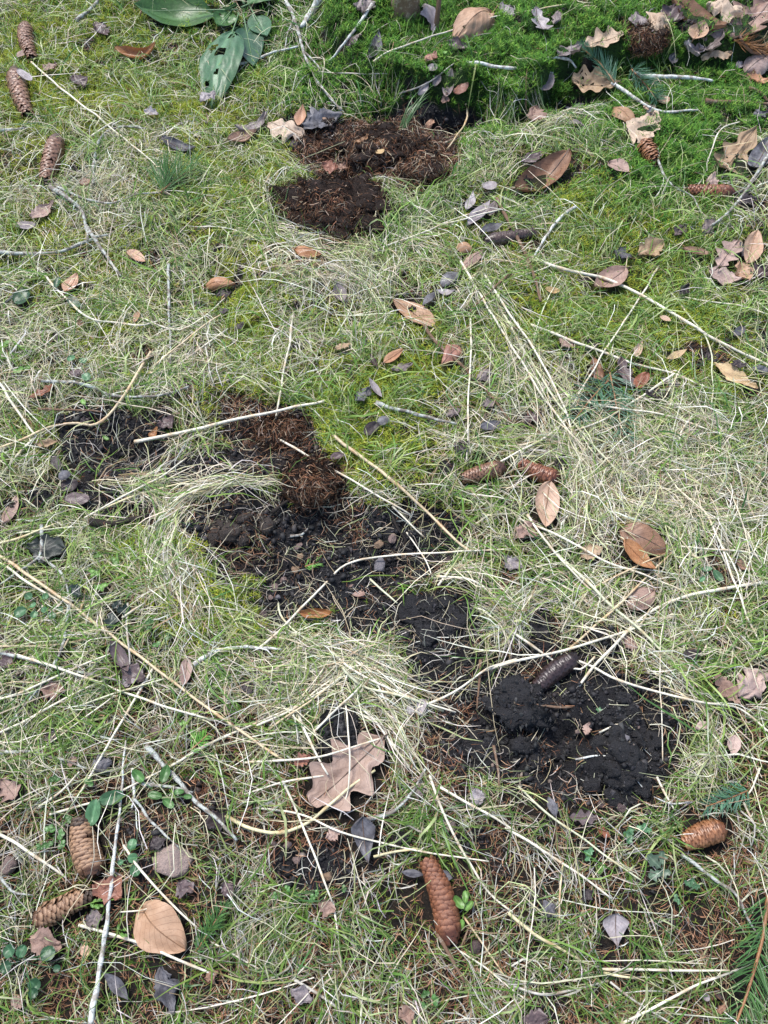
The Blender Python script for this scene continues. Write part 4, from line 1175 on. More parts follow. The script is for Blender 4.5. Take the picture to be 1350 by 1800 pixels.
    ('ragged', 512, 1740, 548, 1760, 26, 'lilac', 0.5, 'pale grey leaf at the bottom left of centre', 0),
    ('ragged', 702, 1788, 728, 1776, 28, 'pink', 0.6, 'pinkish tan leaf at the bottom edge in the centre', 0),
    ('willow', 704, 1532, 746, 1538, 14, 'blue', 0.5, 'dark slate strip left of the shiny brown cone', 0),
    ('willow', 766, 1536, 796, 1544, 20, 'blue', 0.5, 'dark slate strip right of the shiny brown cone', 0),
    ('ragged', 780, 1460, 800, 1446, 20, 'grey', 0.5, 'grey brown leaf scrap above the shiny brown cone', 0),
    ('ragged', 574, 1474, 600, 1460, 22, 'pink', 0.5, 'pinkish brown leaf left of the blue grey ragged leaf', 0),
    ('ragged', 560, 1590, 590, 1600, 26, 'pink', 0.6, 'flat pinkish tan scrap below the bare earth at the bottom centre', 0),
    ('ragged', 730, 1400, 742, 1390, 14, 'grey', 0.5, 'small grey chip right of the curved thick straw', 0),
    # left middle
    ('beech', 114, 514, 136, 482, 24, 'orange', 0.6, 'orange leaf between two green leaves at the left', 0),
    ('beech', 358, 502, 412, 496, 26, 'orange', 1.0, 'orange brown curled leaf above black scraps in the left centre', 0),
    ('ragged', 380, 520, 408, 514, 18, 'dark', 0.6, 'black scrap under the orange brown curled leaf', 0),
    ('ragged', 414, 578, 432, 568, 14, 'dark', 0.6, 'small black scrap in yellow moss in the left centre', 0),
    ('ragged', 384, 550, 404, 544, 14, 'dark', 0.6, 'black scrap above the yellow moss in the left centre', 0),
    ('beech', 236, 566, 246, 544, 12, 'tan', 0.5, 'narrow tan leaf in grass at the left', 0),
    ('ragged', 136, 572, 150, 566, 14, 'brown', 0.6, 'small rusty chip in the dry grass at the left', 0),
    ('oak', 52, 700, 94, 678, 22, 'red', 0.5, 'salmon coloured leaf at the left above the bent straw', 0),
    ('ragged', 120, 658, 142, 652, 22, 'purple', 0.6, 'purple grey leaf beside the round leaved seedling', 0),
    ('oval', 92, 800, 104, 826, 16, 'dark', 0.5, 'topmost black leaflet in the chain left of the hole', 0),
    ('oval', 104, 842, 122, 828, 18, 'blue', 0.5, 'second black leaflet in the chain left of the hole', 0),
    ('oval', 106, 858, 138, 848, 24, 'dark', 0.4, 'third black leaflet in the chain left of the hole', 0),
    ('oval', 112, 876, 158, 878, 26, 'purple', 0.4, 'purple brown leaf at the lower end of the chain left of the hole', 0),
    ('beech', 4, 920, 30, 870, 36, 'pink', 0.6, 'pinkish brown leaf at the left edge below the bent straw', 0),
    ('ragged', 24, 912, 38, 896, 16, 'purple', 0.6, 'purple leaf tip beside the pinkish leaf at the left edge', 0),
    ('ragged', 280, 750, 306, 732, 28, 'purple', 0.7, 'purple brown leaf at the upper right of the left hole', 0),
    ('ragged', 130, 740, 160, 730, 26, 'dark', 0.7, 'black leaf at the upper left of the left hole', 0),
    ('ragged', 264, 774, 276, 750, 14, 'orange', 0.5, 'small rusty leaf in the left hole by the thick white straw', 0.012),
    ('ragged', 62, 782, 100, 776, 20, 'pale', 0.8, 'pale curled scrap left of the left hole', 0),
    ('ragged', 48, 960, 118, 966, 48, 'vd', 0.5, 'large dark green grey rotting leaf by the bare twig at the left', 0),
    # lower left
    ('beech', 196, 1128, 226, 1182, 26, 'purple', 0.9, 'curled purple leaf below the thick diagonal stalk at the left', 0),
    ('ragged', 214, 1176, 256, 1194, 32, 'purple', 0.8, 'wide purple leaf below the curled purple leaf', 0),
    ('ragged', 206, 1202, 242, 1196, 14, 'lilac', 0.5, 'grey rim of leaf under the wide purple leaf', 0),
    ('beech', 330, 1156, 322, 1206, 24, 'pink', 0.6, 'pinkish grey leaf at the left end of the curved pale twig', 0),
    ('ragged', 74, 1210, 114, 1214, 32, 'pink', 0.7, 'crumpled pinkish brown leaf at the left', 0),
    ('ragged', 0, 1162, 30, 1154, 28, 'purple', 0.6, 'purple leaf at the left edge below the pale twig', 0),
    ('ragged', 80, 1300, 104, 1284, 20, 'purple', 0.6, 'small purple brown leaf below the crumpled pinkish leaf', 0),
    ('oak', 2, 1370, 28, 1404, 44, 'pink', 0.7, 'pinkish grey leaf at the left edge above the fat cone', 0),
    ('ragged', 160, 1350, 196, 1338, 30, 'blue', 0.5, 'dark blue leaf under straws above the fat cone', 0),
    ('ragged', 166, 1552, 214, 1576, 44, 'red', 0.5, 'reddish brown leaf between the two lower left cones', 0),
    ('ragged', 150, 1620, 182, 1610, 28, 'grey', 0.4, 'dark grey leaf right of the slender cone', 0),
    ('ragged', 52, 1650, 108, 1664, 46, 'pink', 0.5, 'pinkish beige leaf under the slender cone', 0),
    ('beech', 240, 1594, 322, 1672, 84, 'tan', 0.25, 'big flat tan beech leaf at the lower left', 0.026),
    ('ragged', 312, 1552, 340, 1568, 30, 'purple', 0.5, 'purple leaf at the right of the pinkish stone', 0),
    ('ragged', 390, 1570, 412, 1556, 26, 'purple', 0.5, 'purple brown leaf above the lower left spruce sprig', 0),
    ('willow', 182, 1708, 228, 1758, 22, 'blue', 0.6, 'twisted slate leaf at the lower left', 0),
    ('ragged', 282, 1700, 304, 1782, 34, 'blue', 0.5, 'tall blue black leaf at the lower left', 0),
    ('ragged', 140, 1676, 160, 1668, 20, 'tan', 0.6, 'small tan scrap left of the lichen twig', 0),
    ('ragged', 360, 1720, 384, 1708, 20, 'brown', 0.6, 'small brown leaf below the lower left spruce sprig', 0),
    ('ragged', 262, 1490, 292, 1472, 26, 'dark', 0.6, 'black leaf above the pinkish stone', 0),
    ('ragged', 360, 1450, 400, 1436, 34, 'dark', 0.4, 'flat black leaf right of the diagonal grey branch', 0),
    ('ragged', 246, 1440, 262, 1426, 20, 'tan', 0.5, 'small tan leaf between lichen twig and grey branch', 0),
    ('ragged', 20, 1770, 40, 1756, 22, 'pink', 0.5, 'pinkish scrap at the bottom left edge', 0),
    ('ragged', 426, 1200, 442, 1216, 22, 'dark', 0.5, 'black scrap in green grass left of the straw fan', 0),
    ('oak', 120, 1348, 134, 1330, 18, 'pink', 0.6, 'small pinkish scrap above the dark blue leaf', 0),
]
LEAFCOL['vd'] = ((0.05, 0.06, 0.05), (0.03, 0.035, 0.03), (0.02, 0.02, 0.02), 0.45, 0.4)
M['leaf_vd'] = leaf_mat('vd')
LN = {'beech': 'beech_leaf', 'oak': 'oak_leaf', 'oval': 'oval_leaf', 'willow': 'narrow_leaf', 'ragged': 'torn_leaf', 'birch': 'birch_leaf'}
for row in LEAVES:
    k, x0, y0, x1, y1, w, ck, cu, lab, off = row[:10]
    lay_leaf(LN[k], k, x0, y0, x1, y1, w, ck, cu, lab, off or None, row[10] if len(row) > 10 else 0)

# pebbles and stones
for i, (x, y, w, h, hz, mt, lab) in enumerate([
    (300, 1515, 68, 52, 0.020, 'stone', 'pinkish stone, the largest, right of the lichen twig'),
    (14, 1522, 34, 34, 0.014, 'stone', 'pinkish stone at the left edge above the slender cone'),
    (667, 995, 38, 20, 0.010, 'stone_grey', 'flat grey stone at the lower side of the middle pit'),
    (666, 957, 16, 22, 0.008, 'stone_tan', 'upright tan pebble in the middle pit'),
    (690, 948, 17, 24, 0.008, 'stone', 'pinkish pebble right of the upright tan pebble'),
    (523, 960, 24, 14, 0.006, 'stone', 'beige pebble in the upper middle pit'),
    (519, 1001, 18, 16, 0.006, 'stone_tan', 'brownish pebble left of the bright green sprig tip'),
    (528, 978, 16, 12, 0.005, 'stone_tan', 'rust coloured chip above the bright green sprig tip'),
    (498, 1020, 15, 15, 0.006, 'stone', 'upper pinkish pebble of the group in the lower left pit'),
    (483, 1032, 17, 16, 0.007, 'stone', 'middle pinkish pebble of the group in the lower left pit'),
    (476, 1050, 14, 12, 0.005, 'stone', 'lower pinkish pebble of the group in the lower left pit'),
    (488, 1050, 12, 12, 0.005, 'stone_grey', 'greyish pebble beside the lower pinkish pebble in the pit'),
    (462, 1083, 26, 18, 0.009, 'stone_dark', 'dark pink pebble at the lower left end of the middle pit'),
    (418, 932, 16, 12, 0.005, 'stone', 'pale pebble on the grey brown earth lump'),
    (380, 940, 13, 15, 0.005, 'stone', 'pinkish pebble left on the grey brown earth lump'),
    (788, 985, 16, 18, 0.007, 'stone_dark', 'dark pebble at the right end of the middle pit'),
    (275, 1284, 26, 20, 0.010, 'stone', 'pink pebble in grass at the left centre'),
    (576, 1540, 20, 20, 0.009, 'stone_tan', 'orange tan pebble in bare earth at the bottom centre'),
    (523, 1512, 18, 16, 0.008, 'stone', 'pinkish pebble left of the orange tan pebble'),
    (505, 1486, 18, 14, 0.008, 'stone', 'pinkish pebble beside the curved thick straw'),
    (482, 1484, 12, 12, 0.006, 'stone_dark', 'dark round pebble below the curved thick straw'),
    (625, 1545, 12, 14, 0.006, 'stone_grey', 'pale grey pebble left of the shiny brown cone'),
    (836, 1666, 30, 24, 0.009, 'stone_dark', 'dark red stone right of the tip of the shiny brown cone'),
    (1057, 1413, 18, 16, 0.008, 'stone_dark', 'pink pebble at the bottom of the black patch'),
    (1093, 1420, 20, 18, 0.009, 'stone_dark', 'round purple pebble at the bottom of the black patch'),
    (1139, 1428, 12, 12, 0.006, 'stone_dark', 'small red pebble at the lower right of the black patch'),
    (1016, 1286, 14, 12, 0.005, 'stone', 'pink pebble chip in the centre of the black patch'),
    (1100, 1296, 14, 14, 0.005, 'stone_grey', 'greyish pebble in the tall black heap'),
    (1122, 1278, 9, 8, 0.004, 'stone', 'tiny pink pebble on the tall black heap'),
    (234, 1430, 14, 14, 0.008, 'stone_dark', 'round brown grey pebble between lichen twig and grey branch'),
    (30, 1765, 20, 24, 0.009, 'stone', 'rosy pebble at the bottom left'),
    (1262, 1748, 20, 16, 0.008, 'stone_dark', 'dark red pebble near the bottom right sprig'),
    (12, 1575, 16, 14, 0.006, 'stone_dark', 'dark pebble at the left edge beside the slender cone'),
]):
    lump('pebble' if w < 40 else 'stone', x, y, w if w > 40 else w * 0.85, h if w > 40 else h * 0.85, hz * 0.85, 'stone_small' if mt == 'stone' and w < 40 else mt, lab, 'stone', 0.16, i * 5, ICO3 if w < 40 else ICO4, 0.42, rot=i * 0.7, off=0.004)

# twigs and branches
TWIGS = [
    ([(0, 443), (60, 447), (110, 440), (150, 426), (170, 415), (196, 411)], 7, 'twig_grey', 'forked grey lichen branch at the left edge', [([(86, 327), (122, 350), (142, 368), (150, 392), (156, 424)], 8), ([(150, 395), (170, 425), (188, 452), (214, 486)], 7)]),
    ([(163, 326), (165, 285), (172, 250), (190, 230), (220, 221), (258, 227)], 5, 'twig_grey', 'thin curved grey green twig in the upper left grass', []),
    ([(100, 327), (130, 342), (168, 354), (198, 357), (240, 342), (284, 338)], 4.5, 'twig_grey', 'thin bow shaped twig right of the branch fork', []),
    ([(0, 230), (30, 228), (54, 224)], 5, 'twig_grey', 'short grey twig at the left edge below the second cone', []),
    ([(134, 35), (155, 20), (178, -4)], 7, 'twig_grey', 'grey brown twig end at the top edge left', []),
    ([(247, -4), (249, 12), (246, 30)], 4, 'twig_brown', 'short brown twig at the top edge left of the dock plant', []),
    ([(394, 124), (440, 106), (482, 92), (524, 82)], 5, 'twig_white', 'whitish lichen twig right of the dock plant', []),
    ([(656, 4), (635, 38), (610, 72), (578, 110)], 6, 'twig_white', 'straight grey twig slanting down the moss bank', []),
    ([(564, -4), (550, 18), (530, 48)], 13, 'twig_white', 'thick furry pale stem at the top edge', []),
    ([(500, -4), (520, 40), (532, 85), (548, 128), (575, 165), (600, 195)], 6, 'twig_grey', 'long dead grey stem running down to the peat clumps', [([(518, 30), (505, 60), (500, 90)], 3), ([(534, 90), (560, 120), (552, 128)], 3)]),
    ([(820, 110), (850, 113), (895, 119), (972, 128)], 6, 'twig_white', 'white lichen twig lying on dark moss', []),
    ([(944, 104), (975, 100), (1000, 104), (1014, 118)], 6, 'twig_white', 'short bent lichen twig above the right hollow', []),
    ([(1112, 130), (1140, 134), (1190, 135), (1254, 141)], 8, 'twig_white', 'straight bristly lichen twig right of the rusty tuft', []),
    ([(1076, 146), (1110, 168), (1140, 188), (1170, 197), (1228, 193)], 6, 'twig_white', 'white curved branch below the lichen twig at the upper right', []),
    ([(1240, 178), (1290, 180), (1354, 183)], 8, 'twig_brown', 'olive brown branch at the right edge on moss', [([(1316, 154), (1336, 164), (1350, 178)], 7)]),
    ([(1354, 268), (1330, 306), (1300, 350), (1268, 384), (1236, 404)], 6, 'twig_grey', 'grey twig slanting past the red cone', []),
    ([(1155, 260), (1160, 290), (1180, 325), (1215, 345), (1232, 372)], 4, 'twig_grey', 'thin crooked twig left of the red cone', []),
    ([(1012, 362), (980, 388), (962, 412), (940, 450)], 6, 'twig_white', 'pale bent stick right of the dark grey cone', []),
    ([(872, 350), (895, 392), (920, 440), (940, 490), (950, 530)], 7, 'twig_brown', 'brown twig leaning past the dark grey cone', []),
    ([(745, 572), (768, 604), (800, 632), (832, 664), (866, 700), (900, 742)], 6, 'twig_brown', 'brown twig running down from the orange tan beech leaf', []),
    ([(660, 708), (700, 720), (745, 732), (802, 746)], 7, 'twig_grey', 'grey brown stick in the centre above the thick tan straw', []),
    ([(898, 480), (860, 515), (826, 548)], 5, 'twig_brown', 'brown twig right of the blue grey leaf', []),
    ([(74, 670), (130, 672), (170, 684), (205, 696), (280, 695), (332, 680)], 6, 'twig_grey', 'bowed grey green branch above the left hole', []),
    ([(296, 465), (297, 520), (298, 575), (300, 640)], 5, 'twig_grey', 'straight grey twig pointing down at the left', []),
    ([(66, 718), (110, 720), (180, 724)], 5, 'twig_brown', 'thin brown twig along the top of the left hole', []),
    ([(160, 918), (200, 921), (262, 906)], 13, 'twig_dark', 'wet black stick below the left hole', []),
    ([(74, 922), (72, 955), (70, 988)], 8, 'twig_grey', 'short stout lichen twig pointing up at the left', [([(70, 980), (40, 1000), (0, 1026)], 5), ([(72, 980), (105, 1005), (120, 1035), (122, 1060)], 5)]),
    ([(122, 1062), (115, 1110), (100, 1160), (60, 1220), (0, 1290)], 6, 'twig_grey', 'long thin tan grey twig sloping to the left edge', []),
    ([(340, 1168), (370, 1150), (410, 1140), (460, 1138), (495, 1142)], 7, 'twig_white', 'curved pale twig in the left centre below the tussock', []),
    ([(0, 1146), (60, 1162), (120, 1178), (190, 1192), (210, 1198)], 6, 'twig_grey', 'pale grey twig at the left edge above the purple leaf', []),
    ([(0, 1320), (60, 1322), (110, 1335), (150, 1352)], 6, 'twig_grey', 'grey twig at the left edge above the pinkish leaf', []),
    ([(158, 1804), (174, 1710), (184, 1650), (195, 1560), (206, 1450), (210, 1418)], 9, 'twig_white', 'upright white lichen twig between cones and tan leaf', [([(210, 1418), (216, 1370), (222, 1300)], 5)]),
    ([(258, 1310), (305, 1366), (345, 1408), (385, 1442), (415, 1478)], 9, 'twig_grey', 'diagonal grey branch at the lower left', [([(250, 1378), (290, 1382), (340, 1392)], 6)]),
    ([(232, 1352), (234, 1395), (232, 1420)], 6, 'twig_white', 'short pale twig beside the lichen twig', []),
    ([(234, 1402), (262, 1440), (300, 1475), (315, 1492)], 5, 'twig_grey', 'thin grey twig reaching the pinkish stone', []),
    ([(644, 1440), (690, 1426), (725, 1392), (748, 1352)], 7, 'twig_grey', 'curved grey twig right of the big oak leaf', []),
    ([(768, 1640), (790, 1680), (815, 1725)], 8, 'twig_brown', 'dark twig under the tip of the shiny brown cone', []),
    ([(1196, 1500), (1240, 1535), (1290, 1570), (1318, 1625), (1352, 1668)], 6, 'twig_grey', 'grey twig running from the orange cone to the right edge', []),
    ([(900, 1212), (925, 1232), (970, 1242), (1008, 1242)], 6, 'twig_brown', 'pale brown root across the black patch by the buried cone', []),
    ([(1012, 1336), (1060, 1328), (1090, 1342), (1118, 1372), (1130, 1384)], 3.5, 'twig_white', 'thin pale root in the lower black patch', []),
    ([(868, 1310), (874, 1345), (876, 1388)], 5, 'twig_brown', 'brown root upright at the left of the black patch', []),
    ([(1216, 1408), (1180, 1412), (1150, 1400)], 3, 'twig_white', 'thin rootlet at the lower right of the black patch', []),
    ([(845, 1160), (842, 1200), (838, 1246)], 5, 'twig_brown', 'brown root at the left tip of the black patch', []),
    ([(510, 942), (530, 940), (540, 930)], 5, 'twig_grey', 'short pale root stub in the middle pit', []),
    ([(480, 900), (500, 885), (516, 876)], 8, 'twig_dark', 'charred black stick at the top of the middle pit', []),
    ([(688, 905), (700, 930), (712, 952), (676, 975)], 4, 'twig_dark', 'dark root crossing the middle pit', []),
    ([(0, 1540), (20, 1565), (40, 1570), (58, 1572)], 5, 'twig_grey', 'thin grey twig at the left edge above the slender cone', []),
    ([(700, 1000), (742, 1020), (780, 990)], 3, 'twig_brown', 'curled brown rootlet below the middle pit', []),
    ([(200, 1800), (206, 1770)], 4, 'twig_dark', 'short dark twig at the bottom edge left', []),
]
for pts, w, mt, lab, br in TWIGS:
    twig(pts, w, mt, lab, br, name='branch' if 'branch' in lab else ('root' if 'root' in lab else 'twig'))

# long straw stalks
STALKS = [
    ([(-8, 972), (70, 1024), (140, 1075), (260, 1165), (350, 1235), (430, 1290), (497, 1336)], 8.5, 't', 'thick tan straw running diagonally from the left edge to the lower centre'),
    ([(-8, 984), (60, 1030), (110, 1058)], 7, 'w', 'short white straw alongside the thick tan one at the left edge'),
    ([(270, 1172), (232, 1238), (190, 1310), (150, 1375), (112, 1438)], 7, 'w', 'white straw slanting down left towards the fat cone'),
    ([(-8, 1142), (60, 1160), (130, 1184), (210, 1214), (300, 1245), (382, 1268)], 7, 'w', 'white straw from the left edge crossing under the thick tan one'),
    ([(-8, 1232), (60, 1208), (120, 1180), (192, 1150)], 6, 'w', 'straight white straw rising from the left edge'),
    ([(-8, 1292), (60, 1258), (130, 1220), (205, 1184)], 6.5, 'w', 'white straw rising from the left edge, second below the thick tan one'),
    ([(140, 1242), (210, 1216), (290, 1194)], 5, 'n', 'greenish straw joining the crossing straws at the left'),
    ([(-8, 1136), (50, 1136), (100, 1134), (152, 1124)], 5, 't', 'tan straw lying level at the left edge'),
    ([(70, 1320), (130, 1275), (200, 1222)], 4, 'w', 'thin straw under the white straws at the left'),
    ([(284, 1356), (360, 1312), (450, 1272), (520, 1240), (580, 1205), (606, 1185)], 6, 'w', 'long white straw fanning out left of the grass swath'),
    ([(88, 1432), (180, 1404), (240, 1376), (300, 1348)], 6, 'w', 'white straw above the fat cone'),
    ([(70, 1418), (110, 1390), (140, 1356)], 6, 'w', 'short white straw above the fat cone, left of the slanting one'),
    ([(-8, 1462), (40, 1490), (80, 1516), (118, 1543)], 8.5, 'w', 'thick white straw at the left edge pointing at the fat cone'),
    ([(140, 1626), (190, 1640), (260, 1662), (320, 1690), (376, 1714)], 8, 'w', 'thick white straw beneath the big tan beech leaf'),
    ([(216, 1486), (250, 1530), (285, 1570), (320, 1605), (350, 1636)], 6.5, 'w', 'white straw grazing the top of the big tan beech leaf'),
    ([(212, 1603), (250, 1600), (276, 1592)], 4, 'w', 'short white stalk across the corner of the big tan beech leaf'),
    ([(372, 1655), (430, 1690), (470, 1712)], 5, 'w', 'pale straw right of the lower left spruce sprig'),
    ([(398, 1434), (440, 1456), (490, 1464), (540, 1446), (585, 1412), (625, 1376), (660, 1354)], 9, 'y', 'very thick curved yellowish straw under the big oak leaf'),
    ([(496, 1372), (520, 1424), (545, 1485), (584, 1585)], 6.5, 'w', 'long white straw bending down the bottom centre, upper piece'),
    ([(583, 1585), (592, 1640), (601, 1716)], 6, 'w', 'long white straw bending down the bottom centre, lower piece'),
    ([(450, 1420), (530, 1432), (600, 1462), (680, 1484), (760, 1500), (862, 1514)], 5.5, 'w', 'straw crossing the blue grey ragged leaf towards the shiny cone'),
    ([(655, 1506), (690, 1498), (735, 1492)], 7, 'y', 'short yellowish straw above the shiny brown cone'),
    ([(522, 1256), (540, 1296), (576, 1362)], 7, 'w', 'bent white straw on the big oak leaf, left piece'),
    ([(576, 1362), (540, 1368), (495, 1376), (430, 1396)], 5.5, 'w', 'bent white straw on the big oak leaf, lower piece'),
    ([(430, 1340), (500, 1336), (560, 1330), (610, 1316), (670, 1298)], 6, 'w', 'straight white straw across the big oak leaf'),
    ([(602, 1205), (610, 1260), (616, 1320), (614, 1370), (598, 1440)], 5, 'w', 'thin white straw running down over the black clod and oak leaf'),
    ([(544, 1296), (580, 1256), (620, 1220), (640, 1200)], 6, 'w', 'white straw above the black clod on the oak leaf'),
    ([(450, 1275), (520, 1244), (560, 1212), (600, 1184)], 6, 'w', 'white straw at the left of the straw fan'),
    ([(472, 1284), (500, 1262), (560, 1222), (610, 1178)], 5.5, 't', 'tan straw in the straw fan'),
    ([(596, 1164), (605, 1180), (640, 1208), (700, 1222), (780, 1250)], 7, 'n', 'greenish thick straw in the combed grass swath'),
    ([(580, 1145), (640, 1190), (720, 1225), (800, 1252)], 6, 'w', 'pale straw along the combed grass swath'),
    ([(626, 1236), (640, 1200), (650, 1185)], 7, 'w', 'short upright bent straw in the swath'),
    ([(626, 1236), (660, 1270), (690, 1310), (720, 1348)], 6, 'w', 'pale straw running down the swath to the curved twig'),
    ([(660, 1195), (685, 1245), (710, 1300), (732, 1350)], 6, 'g', 'greyish straw running down the swath'),
    ([(735, 1245), (800, 1214), (850, 1180), (862, 1172), (910, 1158)], 6, 'w', 'bent white straw entering the black patch from the left'),
    ([(450, 1142), (490, 1108), (560, 1040), (608, 992), (700, 976), (800, 970), (900, 965)], 6, 'w', 'long thin white stalk arching over the middle pit'),
    ([(490, 1060), (492, 1080), (505, 1098), (545, 1130)], 5.5, 'n', 'hooked greenish straw below the middle pit'),
    ([(580, 762), (630, 800), (690, 845), (750, 900), (800, 950), (832, 972)], 9, 't', 'thick tan straw ending at the middle pit'),
    ([(490, 772), (560, 812), (620, 845), (680, 880), (722, 906)], 6, 'w', 'white straw left of the thick tan straw'),
    ([(516, 552), (510, 590), (500, 650), (492, 700), (484, 738)], 6, 'w', 'upright white straw above the brown peaty clod'),
    ([(235, 776), (290, 766), (350, 754), (420, 737), (500, 720), (572, 704)], 9, 'w', 'thick white straw stretching right from the left hole'),
    ([(264, 618), (246, 650), (222, 690), (200, 720), (180, 740), (158, 748), (135, 744), (100, 748), (60, 762), (-8, 792)], 8, 't', 'wavy tan straw sweeping to the left edge above the left hole'),
    ([(-8, 664), (25, 712), (62, 766)], 7.5, 'w', 'white straw at the left edge, upper arm of a bend'),
    ([(62, 768), (30, 802), (0, 838)], 7.5, 'w', 'white straw at the left edge, lower arm of a bend'),
    ([(262, 655), (298, 650), (340, 620), (402, 578)], 6.5, 'w', 'white straw with a bent foot left of the yellow moss'),
    ([(270, 642), (320, 605), (370, 565), (400, 544)], 5, 't', 'thin tan straw above the one with a bent foot'),
    ([(64, 468), (105, 512), (155, 558), (200, 566), (245, 572), (290, 560)], 6, 'w', 'white straw lying past the two green leaves at the left'),
    ([(200, 539), (250, 560), (300, 577), (330, 575), (372, 545), (396, 524)], 4.5, 'w', 'thin bowed straw below the orange brown curled leaf'),
    ([(55, 110), (120, 165), (200, 228), (290, 305)], 5, 'w', 'thin straw running diagonally through the upper left grass'),
    ([(160, 240), (206, 211)], 5, 'w', 'short pale straw in the upper left grass'),
    ([(360, 610), (368, 650), (378, 680)], 5, 'g', 'short grey straw above the brown peaty clod'),
    ([(150, 910), (200, 880), (280, 840), (330, 805)], 5, 'w', 'pale straw below the left hole'),
    ([(165, 900), (230, 874), (290, 856), (340, 845)], 6, 'y', 'yellowish straw along the bottom of the left hole'),
    ([(30, 936), (90, 930), (150, 925)], 4.5, 'n', 'greenish straw beside the wet black stick'),
    ([(-8, 958), (40, 944), (100, 920)], 7, 'y', 'yellowish broad straw at the left edge near the bare twig'),
    ([(213, 1086), (235, 1072), (256, 1060)], 6, 'w', 'short white straw beside the dark green leaves'),
    ([(222, 1060), (224, 1120), (230, 1175)], 6, 'g', 'pale upright straw beside the dark green leaves'),
    ([(150, 1045), (135, 1090), (112, 1140)], 6, 't', 'tan straw leaning by the creeping round leaves'),
    ([(930, 448), (985, 472), (1060, 489), (1130, 520), (1230, 580), (1290, 612), (1358, 648)], 8.5, 'w', 'long thick white stalk diagonal to the right edge'),
    ([(934, 570), (1000, 597), (1060, 618), (1120, 640), (1180, 656), (1250, 684)], 7, 'w', 'long white stalk parallel below the thick diagonal one'),
    ([(1160, 466), (1120, 530), (1062, 618), (1005, 715)], 5, 'w', 'thin white stalk crossing the two long diagonal ones'),
    ([(1352, 552), (1290, 535), (1230, 528), (1180, 515)], 4, 'w', 'thin stalk at the right edge above the thick diagonal one'),
    ([(1180, 515), (1215, 560), (1245, 600), (1252, 660), (1252, 720)], 4.5, 'n', 'thin greenish stalk curving down at the right'),
    ([(1185, 658), (1110, 708), (1060, 738), (1012, 756)], 6, 'w', 'white straw lying across the spruce sprig'),
    ([(1030, 708), (1080, 718), (1150, 725), (1230, 750), (1300, 775)], 5, 'w', 'pale straw across the spruce sprig to the right'),
    ([(808, 458), (850, 530), (900, 610), (950, 690), (990, 745), (1030, 800)], 6.5, 'w', 'long pale straw, left one of the bundle above the twin cones'),
    ([(850, 480), (880, 530), (930, 600), (970, 670), (1000, 740), (1015, 800)], 6, 'w', 'long pale straw, middle one of the bundle above the twin cones'),
    ([(868, 520), (930, 630), (985, 715), (1060, 800), (1100, 845)], 6, 'n', 'long pale straw, right one of the bundle above the twin cones'),
    ([(1000, 735), (960, 768), (900, 800), (862, 820)], 6.5, 'w', 'white straw reaching the left twin cone'),
    ([(828, 560), (826, 640), (823, 720), (820, 810)], 5, 'w', 'upright thin white straw left of the bundle'),
    ([(1216, 730), (1198, 760), (1190, 790), (1150, 820)], 5, 'w', 'crooked white stalk at the right below the sprig'),
    ([(1250, 730), (1280, 780), (1300, 840), (1310, 890)], 5, 'g', 'pinkish grey stalk at the right below the sprig'),
    ([(1358, 1022), (1290, 1032), (1215, 1046), (1160, 1066), (1125, 1090), (1090, 1125), (1050, 1165), (1010, 1216)], 9, 'w', 'thickest white stalk curving from the right edge into the black patch'),
    ([(980, 974), (1030, 1022), (1070, 1060), (1130, 1112), (1189, 1168)], 8, 'n', 'thick greenish stalk crossing the thickest white one'),
    ([(855, 1178), (900, 1164), (970, 1148), (1030, 1132), (1100, 1110), (1188, 1078)], 7, 'w', 'white stalk crossing above the half buried cone'),
    ([(993, 1148), (1040, 1105), (1090, 1060), (1140, 1010), (1184, 970)], 6, 't', 'tan straw rising to the overlapping beech leaves'),
    ([(1010, 1050), (1070, 1020), (1130, 990), (1180, 970)], 5, 't', 'thin tan straw below the overlapping beech leaves'),
    ([(880, 1098), (920, 1125), (955, 1150), (985, 1168), (1020, 1177), (1046, 1154)], 6.5, 'w', 'hooked pale stalk over the half buried cone'),
    ([(985, 1150), (1040, 1172), (1090, 1196), (1150, 1214), (1230, 1234), (1300, 1246), (1358, 1292)], 6.5, 'w', 'long white stalk along the top of the black patch to the right edge'),
    ([(910, 912), (980, 940), (1060, 985), (1130, 1010), (1215, 1044)], 6, 'w', 'pale straw passing under the overlapping beech leaves'),
    ([(925, 905), (975, 970), (1020, 1020), (1055, 1052)], 6, 'w', 'pale straw left of the overlapping beech leaves'),
    ([(1225, 880), (1262, 945), (1290, 1020), (1312, 1080), (1336, 1132)], 6, 'w', 'pale stalk leaning down near the right edge'),
    ([(1200, 960), (1260, 966), (1320, 972), (1358, 990)], 5, 'w', 'pale stalk lying level near the right edge'),
    ([(1166, 1090), (1162, 1150), (1162, 1250), (1166, 1340)], 3.5, 'w', 'thin pale stem along the right side of the black patch'),
    ([(1055, 1288), (1080, 1275), (1106, 1263)], 5, 'w', 'short white splinter on the black soil'),
    ([(651, 1018), (675, 1040), (700, 1060)], 6, 'n', 'short greenish straw piece below the grey stone'),
    ([(770, 1030), (785, 1010), (801, 990)], 6, 'w', 'short white straw piece at the right of the middle pit'),
    ([(768, 1014), (830, 1020), (888, 1064)], 6.5, 'w', 'white bent straw right of the middle pit'),
    ([(715, 935), (740, 970), (760, 1015)], 4, 'w', 'thin straw standing across the right of the middle pit'),
    ([(690, 890), (720, 920), (748, 945)], 5, 'w', 'white straw above the middle pit'),
    ([(890, 1455), (940, 1486), (1000, 1524), (1076, 1580)], 7, 'w', 'white straw below the black patch, lower of two'),
